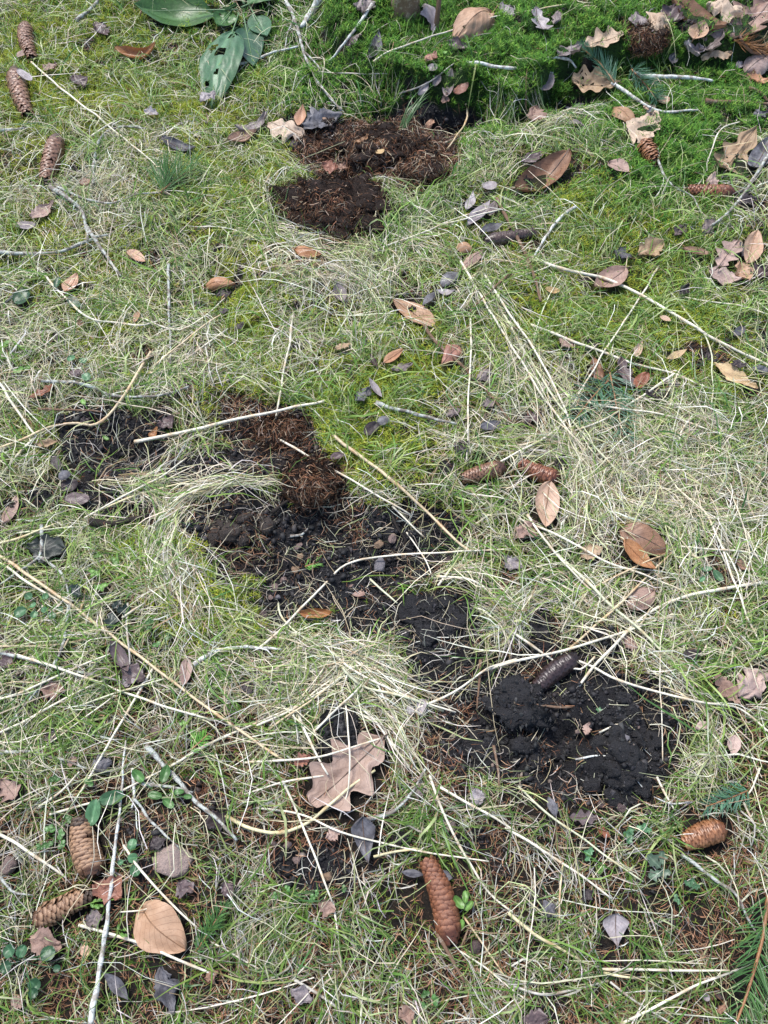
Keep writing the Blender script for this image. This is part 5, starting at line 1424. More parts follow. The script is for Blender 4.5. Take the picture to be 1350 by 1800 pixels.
    ([(774, 1384), (820, 1410), (870, 1438), (912, 1464)], 7, 'w', 'white straw piece left of the straws below the black patch'),
    ([(910, 1382), (960, 1428), (1020, 1470), (1080, 1515), (1130, 1550)], 6, 'n', 'greenish straw below the black patch, upper of two'),
    ([(754, 1362), (775, 1418), (800, 1470), (826, 1515), (860, 1570), (900, 1604)], 7, 'w', 'long pale straw passing right of the shiny brown cone'),
    ([(896, 1605), (940, 1642), (980, 1666), (1020, 1688)], 9, 'y', 'thick yellowish straw below the straw that passes the shiny cone'),
    ([(1056, 1704), (1120, 1704), (1200, 1706), (1282, 1706)], 7, 'w', 'level white straw at the bottom right'),
    ([(1060, 1710), (1090, 1716), (1120, 1720)], 7, 'y', 'short yellowish straw under the level white straw'),
    ([(1088, 1802), (1150, 1770), (1220, 1734), (1300, 1704)], 7, 'w', 'white straw rising along the bottom right'),
    ([(890, 1728), (950, 1748), (1000, 1742), (1070, 1724)], 7, 'g', 'grey curved straw at the bottom right of centre'),
    ([(1070, 1726), (1110, 1756), (1180, 1800)], 6, 'g', 'grey straw running to the bottom edge'),
    ([(990, 1520), (985, 1560), (980, 1640)], 5, 't', 'thin tan upright straw left of the grey lilac leaf'),
    ([(1156, 1366), (1168, 1392), (1186, 1424)], 6, 'w', 'short curved white straw right of the black patch'),
    ([(1336, 1350), (1325, 1380), (1315, 1396)], 5, 'w', 'short white straw at the right edge above the orange cone'),
    ([(1308, 1410), (1326, 1450), (1345, 1476)], 5, 'w', 'white straw at the right edge beside the orange cone'),
    ([(1302, 1426), (1325, 1450), (1318, 1488)], 5, 'g', 'crooked grey straw right of the orange cone'),
    ([(520, 1722), (560, 1748), (600, 1776)], 8, 'g', 'thick grey straw at the bottom left of centre'),
    ([(810, 1672), (850, 1700), (890, 1730), (930, 1760)], 5, 'w', 'thin straw at the bottom right of the shiny brown cone'),
    ([(815, 1610), (850, 1660), (890, 1720)], 5, 't', 'thin tan straw right of the shiny brown cone tip'),
    ([(780, 395), (860, 372), (930, 355)], 4, 'w', 'thin stalk lying across the grey leaflets'),
    ([(660, 440), (740, 410), (800, 385), (870, 362)], 4, 'w', 'thin straw right of the round dark peat clump'),
    ([(1000, 455), (960, 470), (905, 488)], 4, 'w', 'thin straw near the long thick diagonal stalk start'),
    ([(810, 470), (870, 455), (940, 470)], 4, 't', 'thin tan stalk below the dark grey cone'),
    ([(655, 108), (700, 84), (790, 54), (870, 30), (905, 24)], 4, 'w', 'thin pale stalk crossing the large tan beech leaf'),
    ([(1000, 8), (960, 14), (905, 22)], 3.5, 'y', 'thin yellow stalk on top of the moss bank'),
    ([(1300, 214), (1265, 232), (1240, 300), (1224, 330)], 3.5, 'w', 'thin bent white stalk by the holey beige oak leaf'),
    ([(820, 175), (822, 205), (800, 245), (786, 262)], 5, 't', 'tan rootlet hanging from the bank over the hollow'),
    ([(560, 127), (620, 130), (710, 131)], 3.5, 'g', 'thin level stalk on the moss bank left of the leaf cluster'),
    ([(700, 165), (750, 145), (800, 112)], 4, 'g', 'grey stalk across the leaf cluster on the bank lip'),
]
for pts, w, tint, lab in STALKS:
    stalk(pts, w, tint, lab)

# sprigs of spruce
NG, NB, NL = (0.085, 0.19, 0.055), (0.10, 0.22, 0.135), (0.13, 0.33, 0.045)
sprig([[(1072, 655), (1082, 705), (1094, 764)], [(1070, 668), (1040, 700), (1010, 738)]], 42, NB, 'blue green spruce sprig with two arms in grass at the right', flat_=0.6, density=0.5, off=0.02)
sprig([[(1350, 1575), (1342, 1640), (1330, 1690), (1312, 1750), (1292, 1804)]], 52, NG, 'large green spruce sprig at the bottom right edge', stemw=7, flat_=0.55, density=0.6)
sprig([[(345, 1672), (372, 1630), (396, 1588)]], 20, NG, 'slim green spruce sprig right of the big tan beech leaf', flat_=0.9, density=1.3)
sprig([[(1314, 1390), (1280, 1404), (1240, 1418)]], 26, NB, 'short spruce sprig above the orange cone', flat_=0.6)
sprig([[(1080, 146), (1055, 112), (1022, 84)]], 24, NB, 'spruce sprig between the pale oak leaf and the holey oak leaf', flat_=0.8)
sprig([[(1110, 122), (1135, 150), (1156, 178)]], 26, NB, 'blue green spruce sprig under the bristly lichen twig', flat_=0.8, density=1.4)
sprig([[(284, 338), (290, 318), (296, 300)], [(284, 336), (320, 308), (345, 298)]], 46, NG, 'tuft of long green needles on a twig in the upper left grass', flat_=1.2, density=0.7)
sprig([[(536, 996), (548, 992), (560, 988)]], 15, NL, 'bright green sprig tip lying in the middle pit', off=0.012, flat_=0.3, density=0.8)
sprig([[(336, 1318), (356, 1300), (366, 1290)]], 16, NL, 'small fresh green sprig tip in the left centre', flat_=0.3)
sprig([[(1290, 72), (1318, 80), (1352, 96)]], 24, (0.30, 0.15, 0.06), 'dry rusty spruce twig with needles at the top right edge', flat_=0.8)

# dock plant at the top
def dock():
    org = G(426, 20, 0.01)
    o = empty('dock_plant', org)
    tag(o, 'broad leaved dock plant with holes in its leaves at the top edge', 'plant')
    for i, (x0, y0, x1, y1, w, ck, ho) in enumerate([(418, 18, 240, 20, 86, 'mid', 0), (420, 24, 366, 182, 78, 'blue', 7), (428, 26, 446, 116, 52, 'dark', 0), (424, 14, 486, -12, 52, 'mid', 0), (412, 14, 382, 48, 40, 'mid', 2), (440, 14, 470, 66, 40, 'blue', 0), (430, 8, 400, -40, 60, 'mid', 0)]):
        p0, p1 = G(x0, y0, 0.02), G(x1, y1, 0.024)
        k = green_leaf('dock', p0, p1, w * mpp((y0 + y1) / 2), np.array(PG[ck]) * (0.62 if i == 0 else 0.72), 900 + i, o, org, 0.35, ho)
        P = np.linspace(0, 1, 10)[:, None] * (p1 - p0) * 0.92 + p0 - org + [0, 0, 0.0015]
        V, F, C = tube(P, np.linspace(0.0024, 0.0006, 10), 6, (0.17, 0.28, 0.13))
        obj('midrib', Parts_one(V, F, C, 'midrib'), M['greenleaf'], k)
        cover((p0 + p1) / 2, (p1 - p0) / np.linalg.norm(p1 - p0), np.linalg.norm(p1 - p0) * 0.8, w * mpp(60) * 0.7)
dock()

# small green plants
plant('broad_leaf_plant', 'dark oval green leaf, upper of the pair left of the orange leaf', 'dark', 'oval', (112, 498), [(101, 496, 28)])
plant('broad_leaf_plant', 'larger dark green leaf at the left near the orange leaf', 'dark', 'round', (55, 525), [(38, 522, 38)])
plant('broad_leaf_plant', 'dull grey green leaf below the orange leaf at the left', 'grey', 'oval', (112, 520), [(130, 532, 38)])
plant('seedling', 'round leaved seedling with three leaves at the left', 'blue', 'round', (142, 642), [(125, 630, 17), (146, 634, 16), (152, 662, 20)])
plant('clover', 'light green trefoil at the left edge above the bent straw', 'light', 'round', (10, 608), [(8, 604, 24), (32, 650, 20), (46, 648, 16)], trefoil=True)
plant('buttercup', 'bright green buttercup seedling beside the tussock at the left', 'light', 'lobed', (180, 1008), [(201, 988, 24), (166, 1006, 24), (178, 1030, 26), (172, 978, 16)], trefoil=True)
plant('creeping_herb', 'creeping plant with small dark round leaves at the left', 'blue', 'round', (72, 1068), [(50, 1048, 18), (36, 1076, 26), (60, 1080, 16), (58, 1064, 14), (80, 1048, 14), (78, 1072, 14), (92, 1082, 16), (106, 1070, 12)])
plant('rotting_herb', 'dark green wilted leaves under the tussock at the left', 'vdark', 'lobed', (205, 1080), [(196, 1090, 34), (218, 1072, 30), (204, 1060, 26), (132, 1036, 30), (134, 1042, 22)])
plant('clover', 'small light green trefoils right of the curled purple leaf', 'mid', 'round', (272, 1118), [(263, 1094, 16), (275, 1132, 16), (295, 1118, 18), (262, 1104, 12)], trefoil=True)
plant('clover', 'small green trefoils left of the large fresh sprig tip', 'light', 'round', (330, 1300), [(338, 1290, 18), (344, 1300, 16), (322, 1272, 14)], trefoil=True)
plant('plantain', 'two long dull green leaves right of the fat cone tip', 'blue', 'oval', (178, 1412), [(164, 1428, 52), (196, 1402, 50)])
plant('creeping_herb', 'row of oval green leaves beside the diagonal grey branch', 'mid', 'oval', (285, 1402), [(243, 1364, 34), (272, 1398, 30), (296, 1412, 28), (314, 1392, 22), (330, 1400, 18), (290, 1360, 36)])
plant('clover', 'patch of round trefoil leaves left of the fat cone', 'mid', 'round', (95, 1470), [(88, 1458, 22), (106, 1466, 20), (84, 1484, 20), (108, 1484, 18), (70, 1488, 16), (120, 1440, 18), (96, 1370, 20), (156, 1376, 20)], trefoil=True)
plant('creeping_herb', 'chain of round green leaves right of the lichen twig', 'blue', 'round', (234, 1510), [(232, 1484, 22), (233, 1508, 20), (238, 1530, 24), (212, 1516, 12)])
plant('creeping_herb', 'dark round leaves at the bottom left edge', 'dark', 'round', (40, 1690), [(16, 1672, 26), (38, 1672, 24), (84, 1676, 30), (10, 1700, 24), (60, 1732, 26), (58, 1746, 20), (100, 1702, 16)])
plant('bedstraw', 'tiny light green star leaves below the slender cone', 'light', 'oval', (170, 1588), [(166, 1584, 10), (174, 1582, 10), (170, 1594, 12), (162, 1592, 10), (178, 1592, 10)])
plant('bedstraw', 'tiny light green star leaves left of the big tan beech leaf', 'light', 'oval', (215, 1636), [(208, 1630, 12), (220, 1634, 12), (215, 1644, 12), (222, 1644, 10)])
plant('clover', 'tiny trefoils at the left of the bare earth at the bottom centre', 'mid', 'round', (500, 1570), [(484, 1574, 14), (505, 1562, 14), (548, 1578, 16), (556, 1570, 12), (604, 1562, 14)], trefoil=True)
plant('buttercup', 'bright green herb right of the shiny brown cone', 'light', 'oval', (814, 1600), [(806, 1586, 30), (818, 1576, 24), (824, 1592, 24), (811, 1626, 22)])
plant('clover', 'small green trefoils at the bottom right of the shiny cone', 'mid', 'round', (752, 1758), [(748, 1748, 18), (764, 1758, 20), (746, 1768, 14)], trefoil=True)
plant('buttercup', 'three lobed buttercup leaf just below the black patch', 'blue', 'lobed', (1122, 1476), [(1108, 1468, 32), (1132, 1458, 28)], trefoil=True)
plant('buttercup', 'buttercup leaf left of the three lobed one below the black patch', 'blue', 'lobed', (1040, 1510), [(1036, 1502, 28)], trefoil=True)
plant('buttercup', 'small buttercup leaf under the crossing straw below the black patch', 'light', 'lobed', (1060, 1536), [(1058, 1528, 22)], trefoil=True)
plant('buttercup', 'grey green buttercup plant left of the orange cone', 'grey', 'lobed', (1158, 1532), [(1150, 1514, 34), (1164, 1508, 26), (1150, 1538, 28), (1168, 1534, 26)])
plant('buttercup', 'green buttercup leaves lowest below the orange cone', 'blue', 'lobed', (1204, 1572), [(1216, 1556, 30), (1190, 1580, 20)], trefoil=True)
plant('creeping_herb', 'three green leaves near the right edge by the thickest stalk', 'blue', 'oval', (1246, 1008), [(1242, 1000, 22), (1262, 1012, 28), (1234, 1018, 16)])
plant('seedling', 'tiny blue green seedling in the black patch', 'blue', 'lobed', (1056, 1254), [(1054, 1248, 15), (1058, 1260, 15), (1062, 1242, 9)], off=0.014)
plant('seedling', 'small seedling with one leaf in the left hole', 'light', 'oval', (186, 775), [(186, 770, 16), (146, 706, 18)], off=0.02)
plant('clover', 'small green leaf at the right edge in dry grass', 'mid', 'round', (1345, 836), [(1343, 834, 14)])
plant('seedling', 'small light green leaf on the moss bank near the upright stick', 'light', 'round', (783, 96), [(782, 92, 10)])

# ------------------------------------------------------------------ what nobody could count
def view_weight(x, y):
    px, py = project(x, y)
    inn = (px > -70) & (px < 1420) & (py > -70) & (py < 1880)
    near = (px > -520) & (px < 1870) & (py > -330) & (py < 2300)
    return np.where(inn, 1.0, np.where(near, 0.42, 0.0)), px, py

def scatter(n_, field, r, xr=(-1.62, 1.62), yr=(-0.5, 2.9), fmax=2.0, far_thin=0.5):
    xs, ys = [], []
    got = 0
    while got < n_:
        x = r.uniform(*xr, n_ * 3)
        y = r.uniform(*yr, n_ * 3)
        w, px, py = view_weight(x, y)
        dz = 1.0 - far_thin * np.clip((y - 0.2) / 2.2, 0, 1)
        k = r.random(n_ * 3) < w * dz * np.clip(sample(field, x, y), 0, fmax) / fmax
        xs.append(x[k]); ys.append(y[k]); got += k.sum()
    return np.concatenate(xs)[:n_], np.concatenate(ys)[:n_]

def uncovered(x, y, r, root_keep=0.06, pass_keep=0.2, soil_keep=0.2):
    """drop most blades that would grow through, or lie over, the things on the grass; x, y (n,k)"""
    c = sample(COVER, x, y) > 0.5
    frac = c.mean(1)
    keep = np.where(c[:, 0], r.random(len(x)) < root_keep, True) & np.where(frac > 0.15, r.random(len(x)) < pass_keep, True)
    s = sample(SOIL, x, y) > 0.5
    keep &= np.where(s.mean(1) > 0.25, r.random(len(x)) < soil_keep, True)
    return keep

def flow(x, y):                                   # locally combed direction of the lying grass
    return 2.6 * vnoise(x, y, 0.22, 31) * math.pi + 1.2 * vnoise(x, y, 0.08, 32)

def lying(x, y, az, L, w, r, base, arch, curve, cols, k=5, wig=0.25, lift_end=0.0, soil_keep=0.2, gaps=False):
    n_ = len(x)
    t = np.linspace(0, 1, k)
    a = az[:, None] + curve[:, None] * t[None] + wig * r.standard_normal((n_, 1)) * np.sin(2 * math.pi * t + r.uniform(0, 6.28, (n_, 1)))
    st = L[:, None] / (k - 1)
    X = x[:, None] + np.concatenate([np.zeros((n_, 1)), np.cumsum(np.cos(a[:, :-1]) * st, 1)], 1)
    Y = y[:, None] + np.concatenate([np.zeros((n_, 1)), np.cumsum(np.sin(a[:, :-1]) * st, 1)], 1)
    if gaps: cols = cols * (1 - sample(LITTER, x, y)[:, None] * np.array([[0.20, 0.20, 0.16]]))   # duller, greyer turf in the lower half
    ok = uncovered(X, Y, r, soil_keep=soil_keep)
    if gaps: ok &= r.random(n_) < np.clip(sample(GAP, X, Y).mean(1) * 1.25 - 0.12, 0, 1)
    X, Y, a, base, arch, w, cols = X[ok], Y[ok], a[ok], base[ok], arch[ok], w[ok], cols[ok]
    n_ = len(X)
    up = lift_end if np.isscalar(lift_end) else lift_end[ok][:, None]
    Z = 0.5 * Hz(X, Y) + 0.5 * Hsm(X, Y) + base[:, None] + arch[:, None] * np.sin(math.pi * np.clip(t, 0, 1))[None] + up * t[None] ** 1.5 + 0.0015 * r.standard_normal((n_, k))
    tw = r.uniform(-0.9, 0.9, (n_, 1)) + 0.6 * r.standard_normal((n_, 1)) * t[None]
    S = np.stack([-np.sin(a) * np.cos(tw), np.cos(a) * np.cos(tw), np.sin(tw)], -1)
    W = w[:, None] * (np.array([0.75, 1.0, 0.95, 0.7, 0.15]) if k == 5 else np.interp(t, [0, .25, .5, .75, 1], [.75, 1, .95, .7, .15]))[None]
    return ribbons(np.stack([X, Y, Z], -1), W, S, cols)

class Mass:
    def __init__(s): s.V, s.F, s.C, s.n = [], [], [], 0
    def add(s, V, F, C):
        s.V.append(V); s.F.append(F + s.n); s.C.append(C); s.n += len(V)
    def build(s, name, mat, label, cat):
        tris = [f for f in s.F if f.shape[1] == 3]; quads_ = [f for f in s.F if f.shape[1] == 4]
        fs = ([np.vstack(quads_)] if quads_ else []) + ([np.vstack(tris)] if tris else [])
        o = obj(name, np_mesh(name, np.vstack(s.V), fs, np.vstack(s.C), smooth=mat is not M['soil']), mat)
        return tag(o, label, cat, None, 'stuff')

DRY = [(4.5, (0.68, 0.63, 0.47)), (2.6, (0.54, 0.47, 0.31)), (1.8, (0.46, 0.44, 0.36)), (1.3, (0.30, 0.21, 0.12)), (2.8, (0.50, 0.54, 0.27)), (2.6, (0.82, 0.79, 0.69))]
LIVE = [(4, (0.20, 0.34, 0.06)), (3, (0.13, 0.26, 0.045)), (2.6, (0.33, 0.44, 0.12)), (1.2, (0.08, 0.19, 0.05)), (1.8, (0.46, 0.53, 0.24))]

r = np.random.default_rng(5)
dry = Mass()
# matted layer
N = 66000
x, y = scatter(N, STRAW, r)
fl = flow(x, y)
az = fl + r.normal(0, 0.75, N) + math.pi * (r.random(N) < 0.5)
lit = sample(LITTER, x, y)
L = r.gamma(4, 0.0125, N) * (1 - 0.38 * lit) + 0.015
dry.add(*lying(x, y, az, L, r.uniform(0.0007, 0.0018, N) * np.where(r.random(N) < 0.12, 1.8, 1.0), r, r.gamma(1.5, 0.0042, N) + 0.001, r.gamma(1.5, 0.004, N), r.normal(0, 0.75, N), palette(r, N, DRY), gaps=True, k=4, wig=0.16))
# tufts with arching blades
NT = 1250
tx, ty = scatter(NT, STRAW, r)
cnt = r.integers(8, 22, NT)
k = np.repeat(np.arange(NT), cnt)
N = len(k)
sp = r.normal(0, 0.011, (N, 2))
main = flow(tx, ty)[k]
az = main + r.normal(0, 0.85, N)
dry.add(*lying(tx[k] + sp[:, 0], ty[k] + sp[:, 1], az, r.gamma(5, 0.015, N) + 0.02, r.uniform(0.0008, 0.0018, N), r, r.uniform(0, 0.006, N), r.gamma(2.2, 0.007, N), r.normal(0, 0.7, N), palette(r, N, DRY), gaps=True))
# combed swaths seen in the photo: polyline, count, spread (px), length
SWATHS = [([(585, 1110), (650, 1170), (740, 1222), (830, 1250)], 300, 17, 0.12), ([(620, 1190), (670, 1250), (710, 1310), (745, 1350)], 260, 28, 0.08),
          ([(500, 842), (430, 850), (350, 874), (310, 930)], 300, 20, 0.09), ([(320, 905), (300, 960), (312, 1020), (335, 1080)], 300, 26, 0.09),
          ([(820, 480), (900, 600), (970, 700), (1030, 790)], 380, 22, 0.15), ([(1000, 740), (1030, 830), (1060, 900)], 220, 32, 0.12),
          ([(880, 1060), (960, 1110), (1030, 1150)], 220, 24, 0.10), ([(830, 1060), (880, 1090), (900, 1130)], 180, 16, 0.08),
          ([(890, 275), (950, 225), (1030, 200), (1110, 215), (1150, 260)], 360, 18, 0.12), ([(440, 500), (530, 470), (620, 490), (650, 540)], 340, 26, 0.10),
          ([(450, 1270), (530, 1220), (610, 1170)], 220, 18, 0.12), ([(480, 1170), (560, 1150), (640, 1190)], 160, 20, 0.09), ([(260, 880), (370, 850), (480, 840)], 220, 20, 0.10),
          ([(920, 1010), (1020, 1080), (1120, 1160)], 200, 30, 0.11), ([(1190, 830), (1240, 930), (1300, 1040)], 220, 40, 0.12), ([(1050, 860), (1150, 880), (1280, 900)], 260, 45, 0.11),
          ([(480, 10), (520, 50), (540, 100), (590, 190)], 160, 14, 0.10), ([(1110, 1200), (1220, 1270), (1260, 1370)], 240, 36, 0.09), ([(500, 290), (470, 350), (490, 420), (560, 450)], 200, 18, 0.09),
          ([(690, 400), (750, 430), (800, 470)], 220, 40, 0.09), ([(200, 720), (120, 770), (100, 840)], 120, 20, 0.09), ([(160, 850), (230, 870), (300, 850)], 160, 18, 0.09)]
for poly, n_, spread, ln in SWATHS:
    n_ = int(n_ * 0.5)
    P = np.array([flat(a, b) for a, b in poly])
    Q = catmull(np.c_[P, np.zeros(len(P))], 0.01)[:, :2]
    T = np.gradient(Q, axis=0)
    i = (r.random(n_) * len(Q) * 0.85).astype(int)
    m_ = spread * mpp(poly[0][1])
    nn = np.stack([-T[i, 1], T[i, 0]], -1); nn /= np.linalg.norm(nn, axis=1, keepdims=True)
    p = Q[i] + nn * r.normal(0, m_, (n_, 1))
    j = np.clip(i + int(ln / 0.01), 0, len(Q) - 1)
    a0, a1 = np.arctan2(T[i, 1], T[i, 0]), np.arctan2(T[j, 1], T[j, 0])
    cv = (a1 - a0 + math.pi) % (2 * math.pi) - math.pi
    flip = r.random(n_) < 0.0
    dry.add(*lying(p[:, 0], p[:, 1], a0 + r.normal(0, 0.26, n_), ln * r.uniform(0.6, 1.4, n_), r.uniform(0.0009, 0.0021, n_), r, r.uniform(0.004, 0.02, n_), r.gamma(2, 0.004, n_), cv + r.normal(0, 0.5, n_), palette(r, n_, DRY) * 1.08, wig=0.12))
# longer, straighter pale stems lying at random over the mat
N = 520
x, y = scatter(N, STRAW * (1 + LITTER), r)
dry.add(*lying(x, y, r.uniform(0, 6.28, N), r.uniform(0.08, 0.24, N), r.uniform(0.0014, 0.0024, N), r, r.uniform(0.012, 0.024, N), r.gamma(1.5, 0.003, N), r.normal(0, 0.3, N), palette(r, N, DRY[:1] + DRY[5:]), k=7, wig=0.06))
# a few pale blades over the soil and over leaves
N = 2400
x, y = scatter(N, SOIL * np.clip(1.1 - 0.9 * blob(1020, 1290, 150, 90), 0, 1), r, fmax=1.0)
sv = COVER.copy(); COVER[:] = 0
dry.add(*lying(x, y, r.uniform(0, 6.28, N), r.gamma(4, 0.010, N) + 0.01, r.uniform(0.0006, 0.0013, N), r, r.uniform(0.002, 0.007, N), r.gamma(1.5, 0.003, N), r.normal(0, 1.3, N), palette(r, N, DRY) * 0.9, soil_keep=1.0))
N = 2600
x, y = scatter(N, STRAW, r)
dry.add(*lying(x, y, flow(x, y) + r.normal(0, 0.9, N), r.gamma(6, 0.014, N) + 0.02, r.uniform(0.0008, 0.0016, N), r, r.uniform(0.018, 0.03, N), r.gamma(1.5, 0.006, N), r.normal(0, 0.8, N), palette(r, N, DRY) * 1.1))
COVER[:] = sv
dry.build('dry_grass', M['dry'], 'pale dry grass matted over most of the ground', 'grass')

# living grass
live = Mass()
N = 60000
x, y = scatter(N, GREEN, r)
live.add(*lying(x, y, r.uniform(0, 6.28, N), r.gamma(5, 0.0065, N) + 0.010, r.uniform(0.0008, 0.0018, N), r, r.uniform(0.0, 0.007, N), r.gamma(1.6, 0.005, N), r.normal(0, 0.7, N), palette(r, N, LIVE), k=4, gaps=True, lift_end=r.gamma(1.4, 0.012, N)))
NT = 1700
tx, ty = scatter(NT, GREEN, r)
cnt = r.integers(6, 20, NT)
k = np.repeat(np.arange(NT), cnt)
N = len(k)
sp = r.normal(0, 0.009, (N, 2))
live.add(*lying(tx[k] + sp[:, 0], ty[k] + sp[:, 1], flow(tx, ty)[k] + r.normal(0, 1.2, N), r.gamma(5, 0.0125, N) + 0.012, r.uniform(0.0011, 0.0030, N) * np.where(r.random(N) < 0.12, 1.6, 1), r, r.uniform(0, 0.005, N), r.gamma(2, 0.007, N), r.normal(0, 0.6, N), palette(r, N, LIVE), gaps=True, lift_end=r.gamma(1.4, 0.012, N)))
live.build('green_grass', M['green'], 'short green grass growing through the dry mat', 'grass')

# moss: small shoots of radiating pointed leaflets
def moss_mass(field, N, pal, hgt, spread, rows, thick, r):
    x, y = scatter(N, field, r, far_thin=0.35, fmax=1.0)
    ok = uncovered(x[:, None], y[:, None], r, 0.15, 0.5)
    x, y = x[ok], y[ok]
    N = len(x)
    q = rows
    a = r.uniform(0, 6.28, (N, 1)) + np.arange(q)[None] * 2.399 + r.normal(0, 0.3, (N, q))
    hh = hgt * r.uniform(0.6, 1.4, (N, 1)) * (1 + 0.75 * vnoise(x, y, 0.03, 90)[:, None])
    z0 = Hz(x, y)[:, None] + hh * np.linspace(0.15, 0.85, q)[None] - 0.002
    lean = r.normal(0, 0.3, (N, 2))
    bx = x[:, None] + lean[:, :1] * (z0 - z0[:, :1]); by = y[:, None] + lean[:, 1:] * (z0 - z0[:, :1])
    ln = spread * r.uniform(0.7, 1.3, (N, q)) * (1.1 - 0.4 * np.linspace(0, 1, q))[None]
    tip = np.stack([bx + np.cos(a) * ln, by + np.sin(a) * ln, z0 + ln * r.uniform(0.3, 1.0, (N, q))], -1)
    sd = np.stack([-np.sin(a), np.cos(a), 0 * a], -1) * thick * 0.5
    b0 = np.stack([bx, by, z0], -1)
    V = np.stack([b0 - sd, b0 + sd, tip], 2).reshape(-1, 3)
    F = np.arange(len(V)).reshape(-1, 3)
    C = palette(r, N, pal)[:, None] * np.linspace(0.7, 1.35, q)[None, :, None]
    return V, F, np.repeat(C.reshape(-1, 3), 3, 0)
moss = Mass()
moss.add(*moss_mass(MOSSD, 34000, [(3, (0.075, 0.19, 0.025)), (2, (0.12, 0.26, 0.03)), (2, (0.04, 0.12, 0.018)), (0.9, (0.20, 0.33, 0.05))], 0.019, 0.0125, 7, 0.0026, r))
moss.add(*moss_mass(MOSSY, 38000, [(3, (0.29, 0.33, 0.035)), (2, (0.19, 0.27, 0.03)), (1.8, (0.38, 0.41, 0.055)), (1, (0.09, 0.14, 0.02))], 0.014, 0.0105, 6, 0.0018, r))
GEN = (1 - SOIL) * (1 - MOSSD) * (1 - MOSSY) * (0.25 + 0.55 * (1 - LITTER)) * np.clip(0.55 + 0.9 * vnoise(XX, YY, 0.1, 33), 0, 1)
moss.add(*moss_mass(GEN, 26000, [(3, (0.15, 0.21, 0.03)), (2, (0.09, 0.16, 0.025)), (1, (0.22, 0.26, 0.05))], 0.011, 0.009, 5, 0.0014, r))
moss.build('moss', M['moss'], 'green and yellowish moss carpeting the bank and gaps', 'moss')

# fallen spruce needles
ND = Mass()
NF = (0.32 + 1.25 * LITTER + 0.12 * SOIL + 0.5 * PEAT * SOIL + 0.3 * MOSSD * 0.3) * (0.7 + 0.6 * vnoise(XX, YY, 0.08, 41)) * (1 - 0.82 * SOIL * (1 - PEAT))
N = 52000
x, y = scatter(N, NF, r)
ND.add(*lying(x, y, r.uniform(0, 6.28, N), r.uniform(0.010, 0.021, N), r.uniform(0.0009, 0.0015, N), r, r.gamma(1.5, 0.004, N) + 0.0012, np.zeros(N), r.normal(0, 0.35, N), palette(r, N, [(3, (0.24, 0.11, 0.055)), (2, (0.33, 0.17, 0.09)), (2, (0.15, 0.075, 0.045)), (1, (0.42, 0.25, 0.14))]), soil_keep=1.0, k=3, wig=0.0, lift_end=r.normal(0, 0.003, N)))
ND.build('fallen_needles', M['needle'], 'brown fallen spruce needles strewn between the grass', 'needles')

# rootlets and torn fibres on the bare soil
RT = Mass()
N = 8000
x, y = scatter(N, PEAT * SOIL, r, fmax=1.0)
RT.add(*lying(x, y, r.uniform(0, 6.28, N), r.gamma(3, 0.010, N) + 0.008, r.uniform(0.0006, 0.0014, N), r, r.gamma(1.5, 0.003, N), r.gamma(1.3, 0.005, N), r.normal(0, 1.4, N), palette(r, N, FIBRES), wig=0.5, soil_keep=1.0))
N = 1500
x, y = scatter(N, SOIL, r, fmax=1.0)
RT.add(*lying(x, y, r.uniform(0, 6.28, N), r.gamma(3, 0.009, N) + 0.006, r.uniform(0.0004, 0.0010, N), r, r.gamma(1.5, 0.002, N), r.gamma(1.3, 0.003, N), r.normal(0, 1.6, N), palette(r, N, FIBRES + [(1.5, (0.40, 0.33, 0.24))]), wig=0.6, soil_keep=1.0))
RT.build('rootlets', M['root'], 'fine torn rootlets on the bare dug soil', 'rootlets')

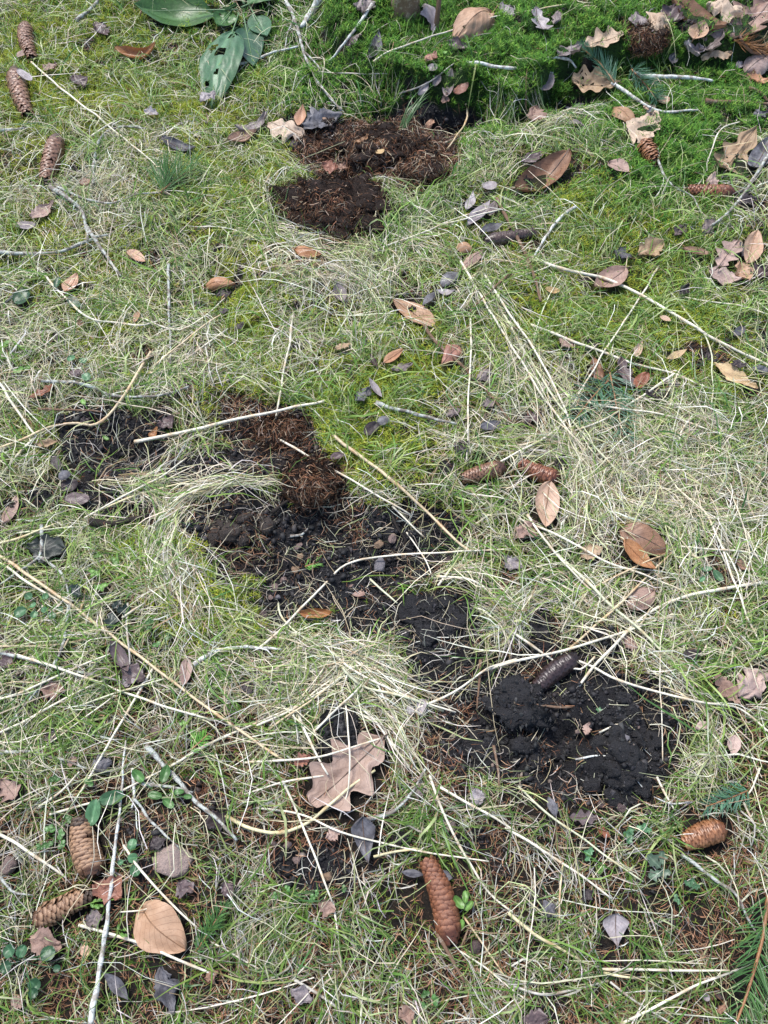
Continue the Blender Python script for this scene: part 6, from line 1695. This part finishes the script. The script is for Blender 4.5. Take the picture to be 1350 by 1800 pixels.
# soil crumbs
CR = Mass()
V0, F0 = ICO1
N = 12000
x, y = scatter(N, SOIL * (0.6 + 0.4 * vnoise(XX, YY, 0.05, 43)), r, fmax=1.0, far_thin=0.2)
sz = np.clip(r.lognormal(-6.1, 0.5, N), 0.0009, 0.0065)
V = V0[None] * (1 + 0.28 * r.standard_normal((N, len(V0), 1)))
V = V * (sz[:, None] * r.uniform(0.7, 1.3, (N, 3)))[:, None]
V = V + np.stack([x, y, Hz(x, y) + 0.45 * sz], -1)[:, None]
F = F0[None] + (np.arange(N) * len(V0))[:, None, None]
pe = sample(PEAT, x, y)[:, None]
C = palette(r, N, HUMUS) * (1 + pe * np.array([[1.0, 0.5, 0.2]]))
CR.add(V.reshape(-1, 3), F.reshape(-1, 3), np.repeat(C, len(V0), 0))
N = 24000
x, y = scatter(N, SOIL, r, fmax=1.0, far_thin=0.2)
O = np.array([[1, 0, 0], [-1, 0, 0], [0, 1, 0], [0, -1, 0], [0, 0, 1], [0, 0, -1]], float)
FO = np.array([[0, 2, 4], [2, 1, 4], [1, 3, 4], [3, 0, 4], [2, 0, 5], [1, 2, 5], [3, 1, 5], [0, 3, 5]])
sz = np.clip(r.lognormal(-6.5, 0.4, N), 0.0007, 0.004)
V = O[None] * (sz[:, None] * r.uniform(0.7, 1.3, (N, 3)))[:, None] * (1 + 0.3 * r.standard_normal((N, 6, 1))) + np.stack([x, y, Hz(x, y) + 0.5 * sz], -1)[:, None]
pe = sample(PEAT, x, y)[:, None]
CR.add(V.reshape(-1, 3), (FO[None] + (np.arange(N) * 6)[:, None, None]).reshape(-1, 3), np.repeat(palette(r, N, HUMUS) * (1 + pe * np.array([[1.0, 0.5, 0.2]])), 6, 0))
CR.build('soil_crumbs', M['crumb'], 'loose black soil crumbs in the dug patches', 'soil')

# tuft of long dark blades at the lip of the hollow
def tuft():
    c = G(706, 232, 0.004)
    o = empty('grass_tuft', c)
    tag(o, 'tuft of long dark green blades leaning over the hollow in the bank', 'grass tuft')
    n_ = 16
    q = np.random.default_rng(3)
    e = G(752, 160, 0.05)
    t = np.linspace(0, 1, 7)[None, :, None]
    end = (e - c)[None] * q.uniform(0.6, 1.1, (n_, 1)) + q.normal(0, 0.012, (n_, 3))
    P = q.normal(0, 0.004, (n_, 1, 3)) + end[:, None] * t + np.array([[[0, 0, 0.02]]]) * np.sin(math.pi * t)
    S = np.cross(end, [0, 0, 1.0]); S /= np.linalg.norm(S, axis=1, keepdims=True)
    for i in range(n_):
        V, F, C = ribbons(P[i:i + 1], np.array([[0.8, 1, 1, 1, .9, .6, .2]]) * 0.0021, np.repeat(S[i:i + 1, None], 7, 1), np.array([[0.07, 0.16, 0.05]]) * q.uniform(0.7, 1.3))
        obj('blade', np_mesh('blade', V, F, C), M['green'], o)
tuft()
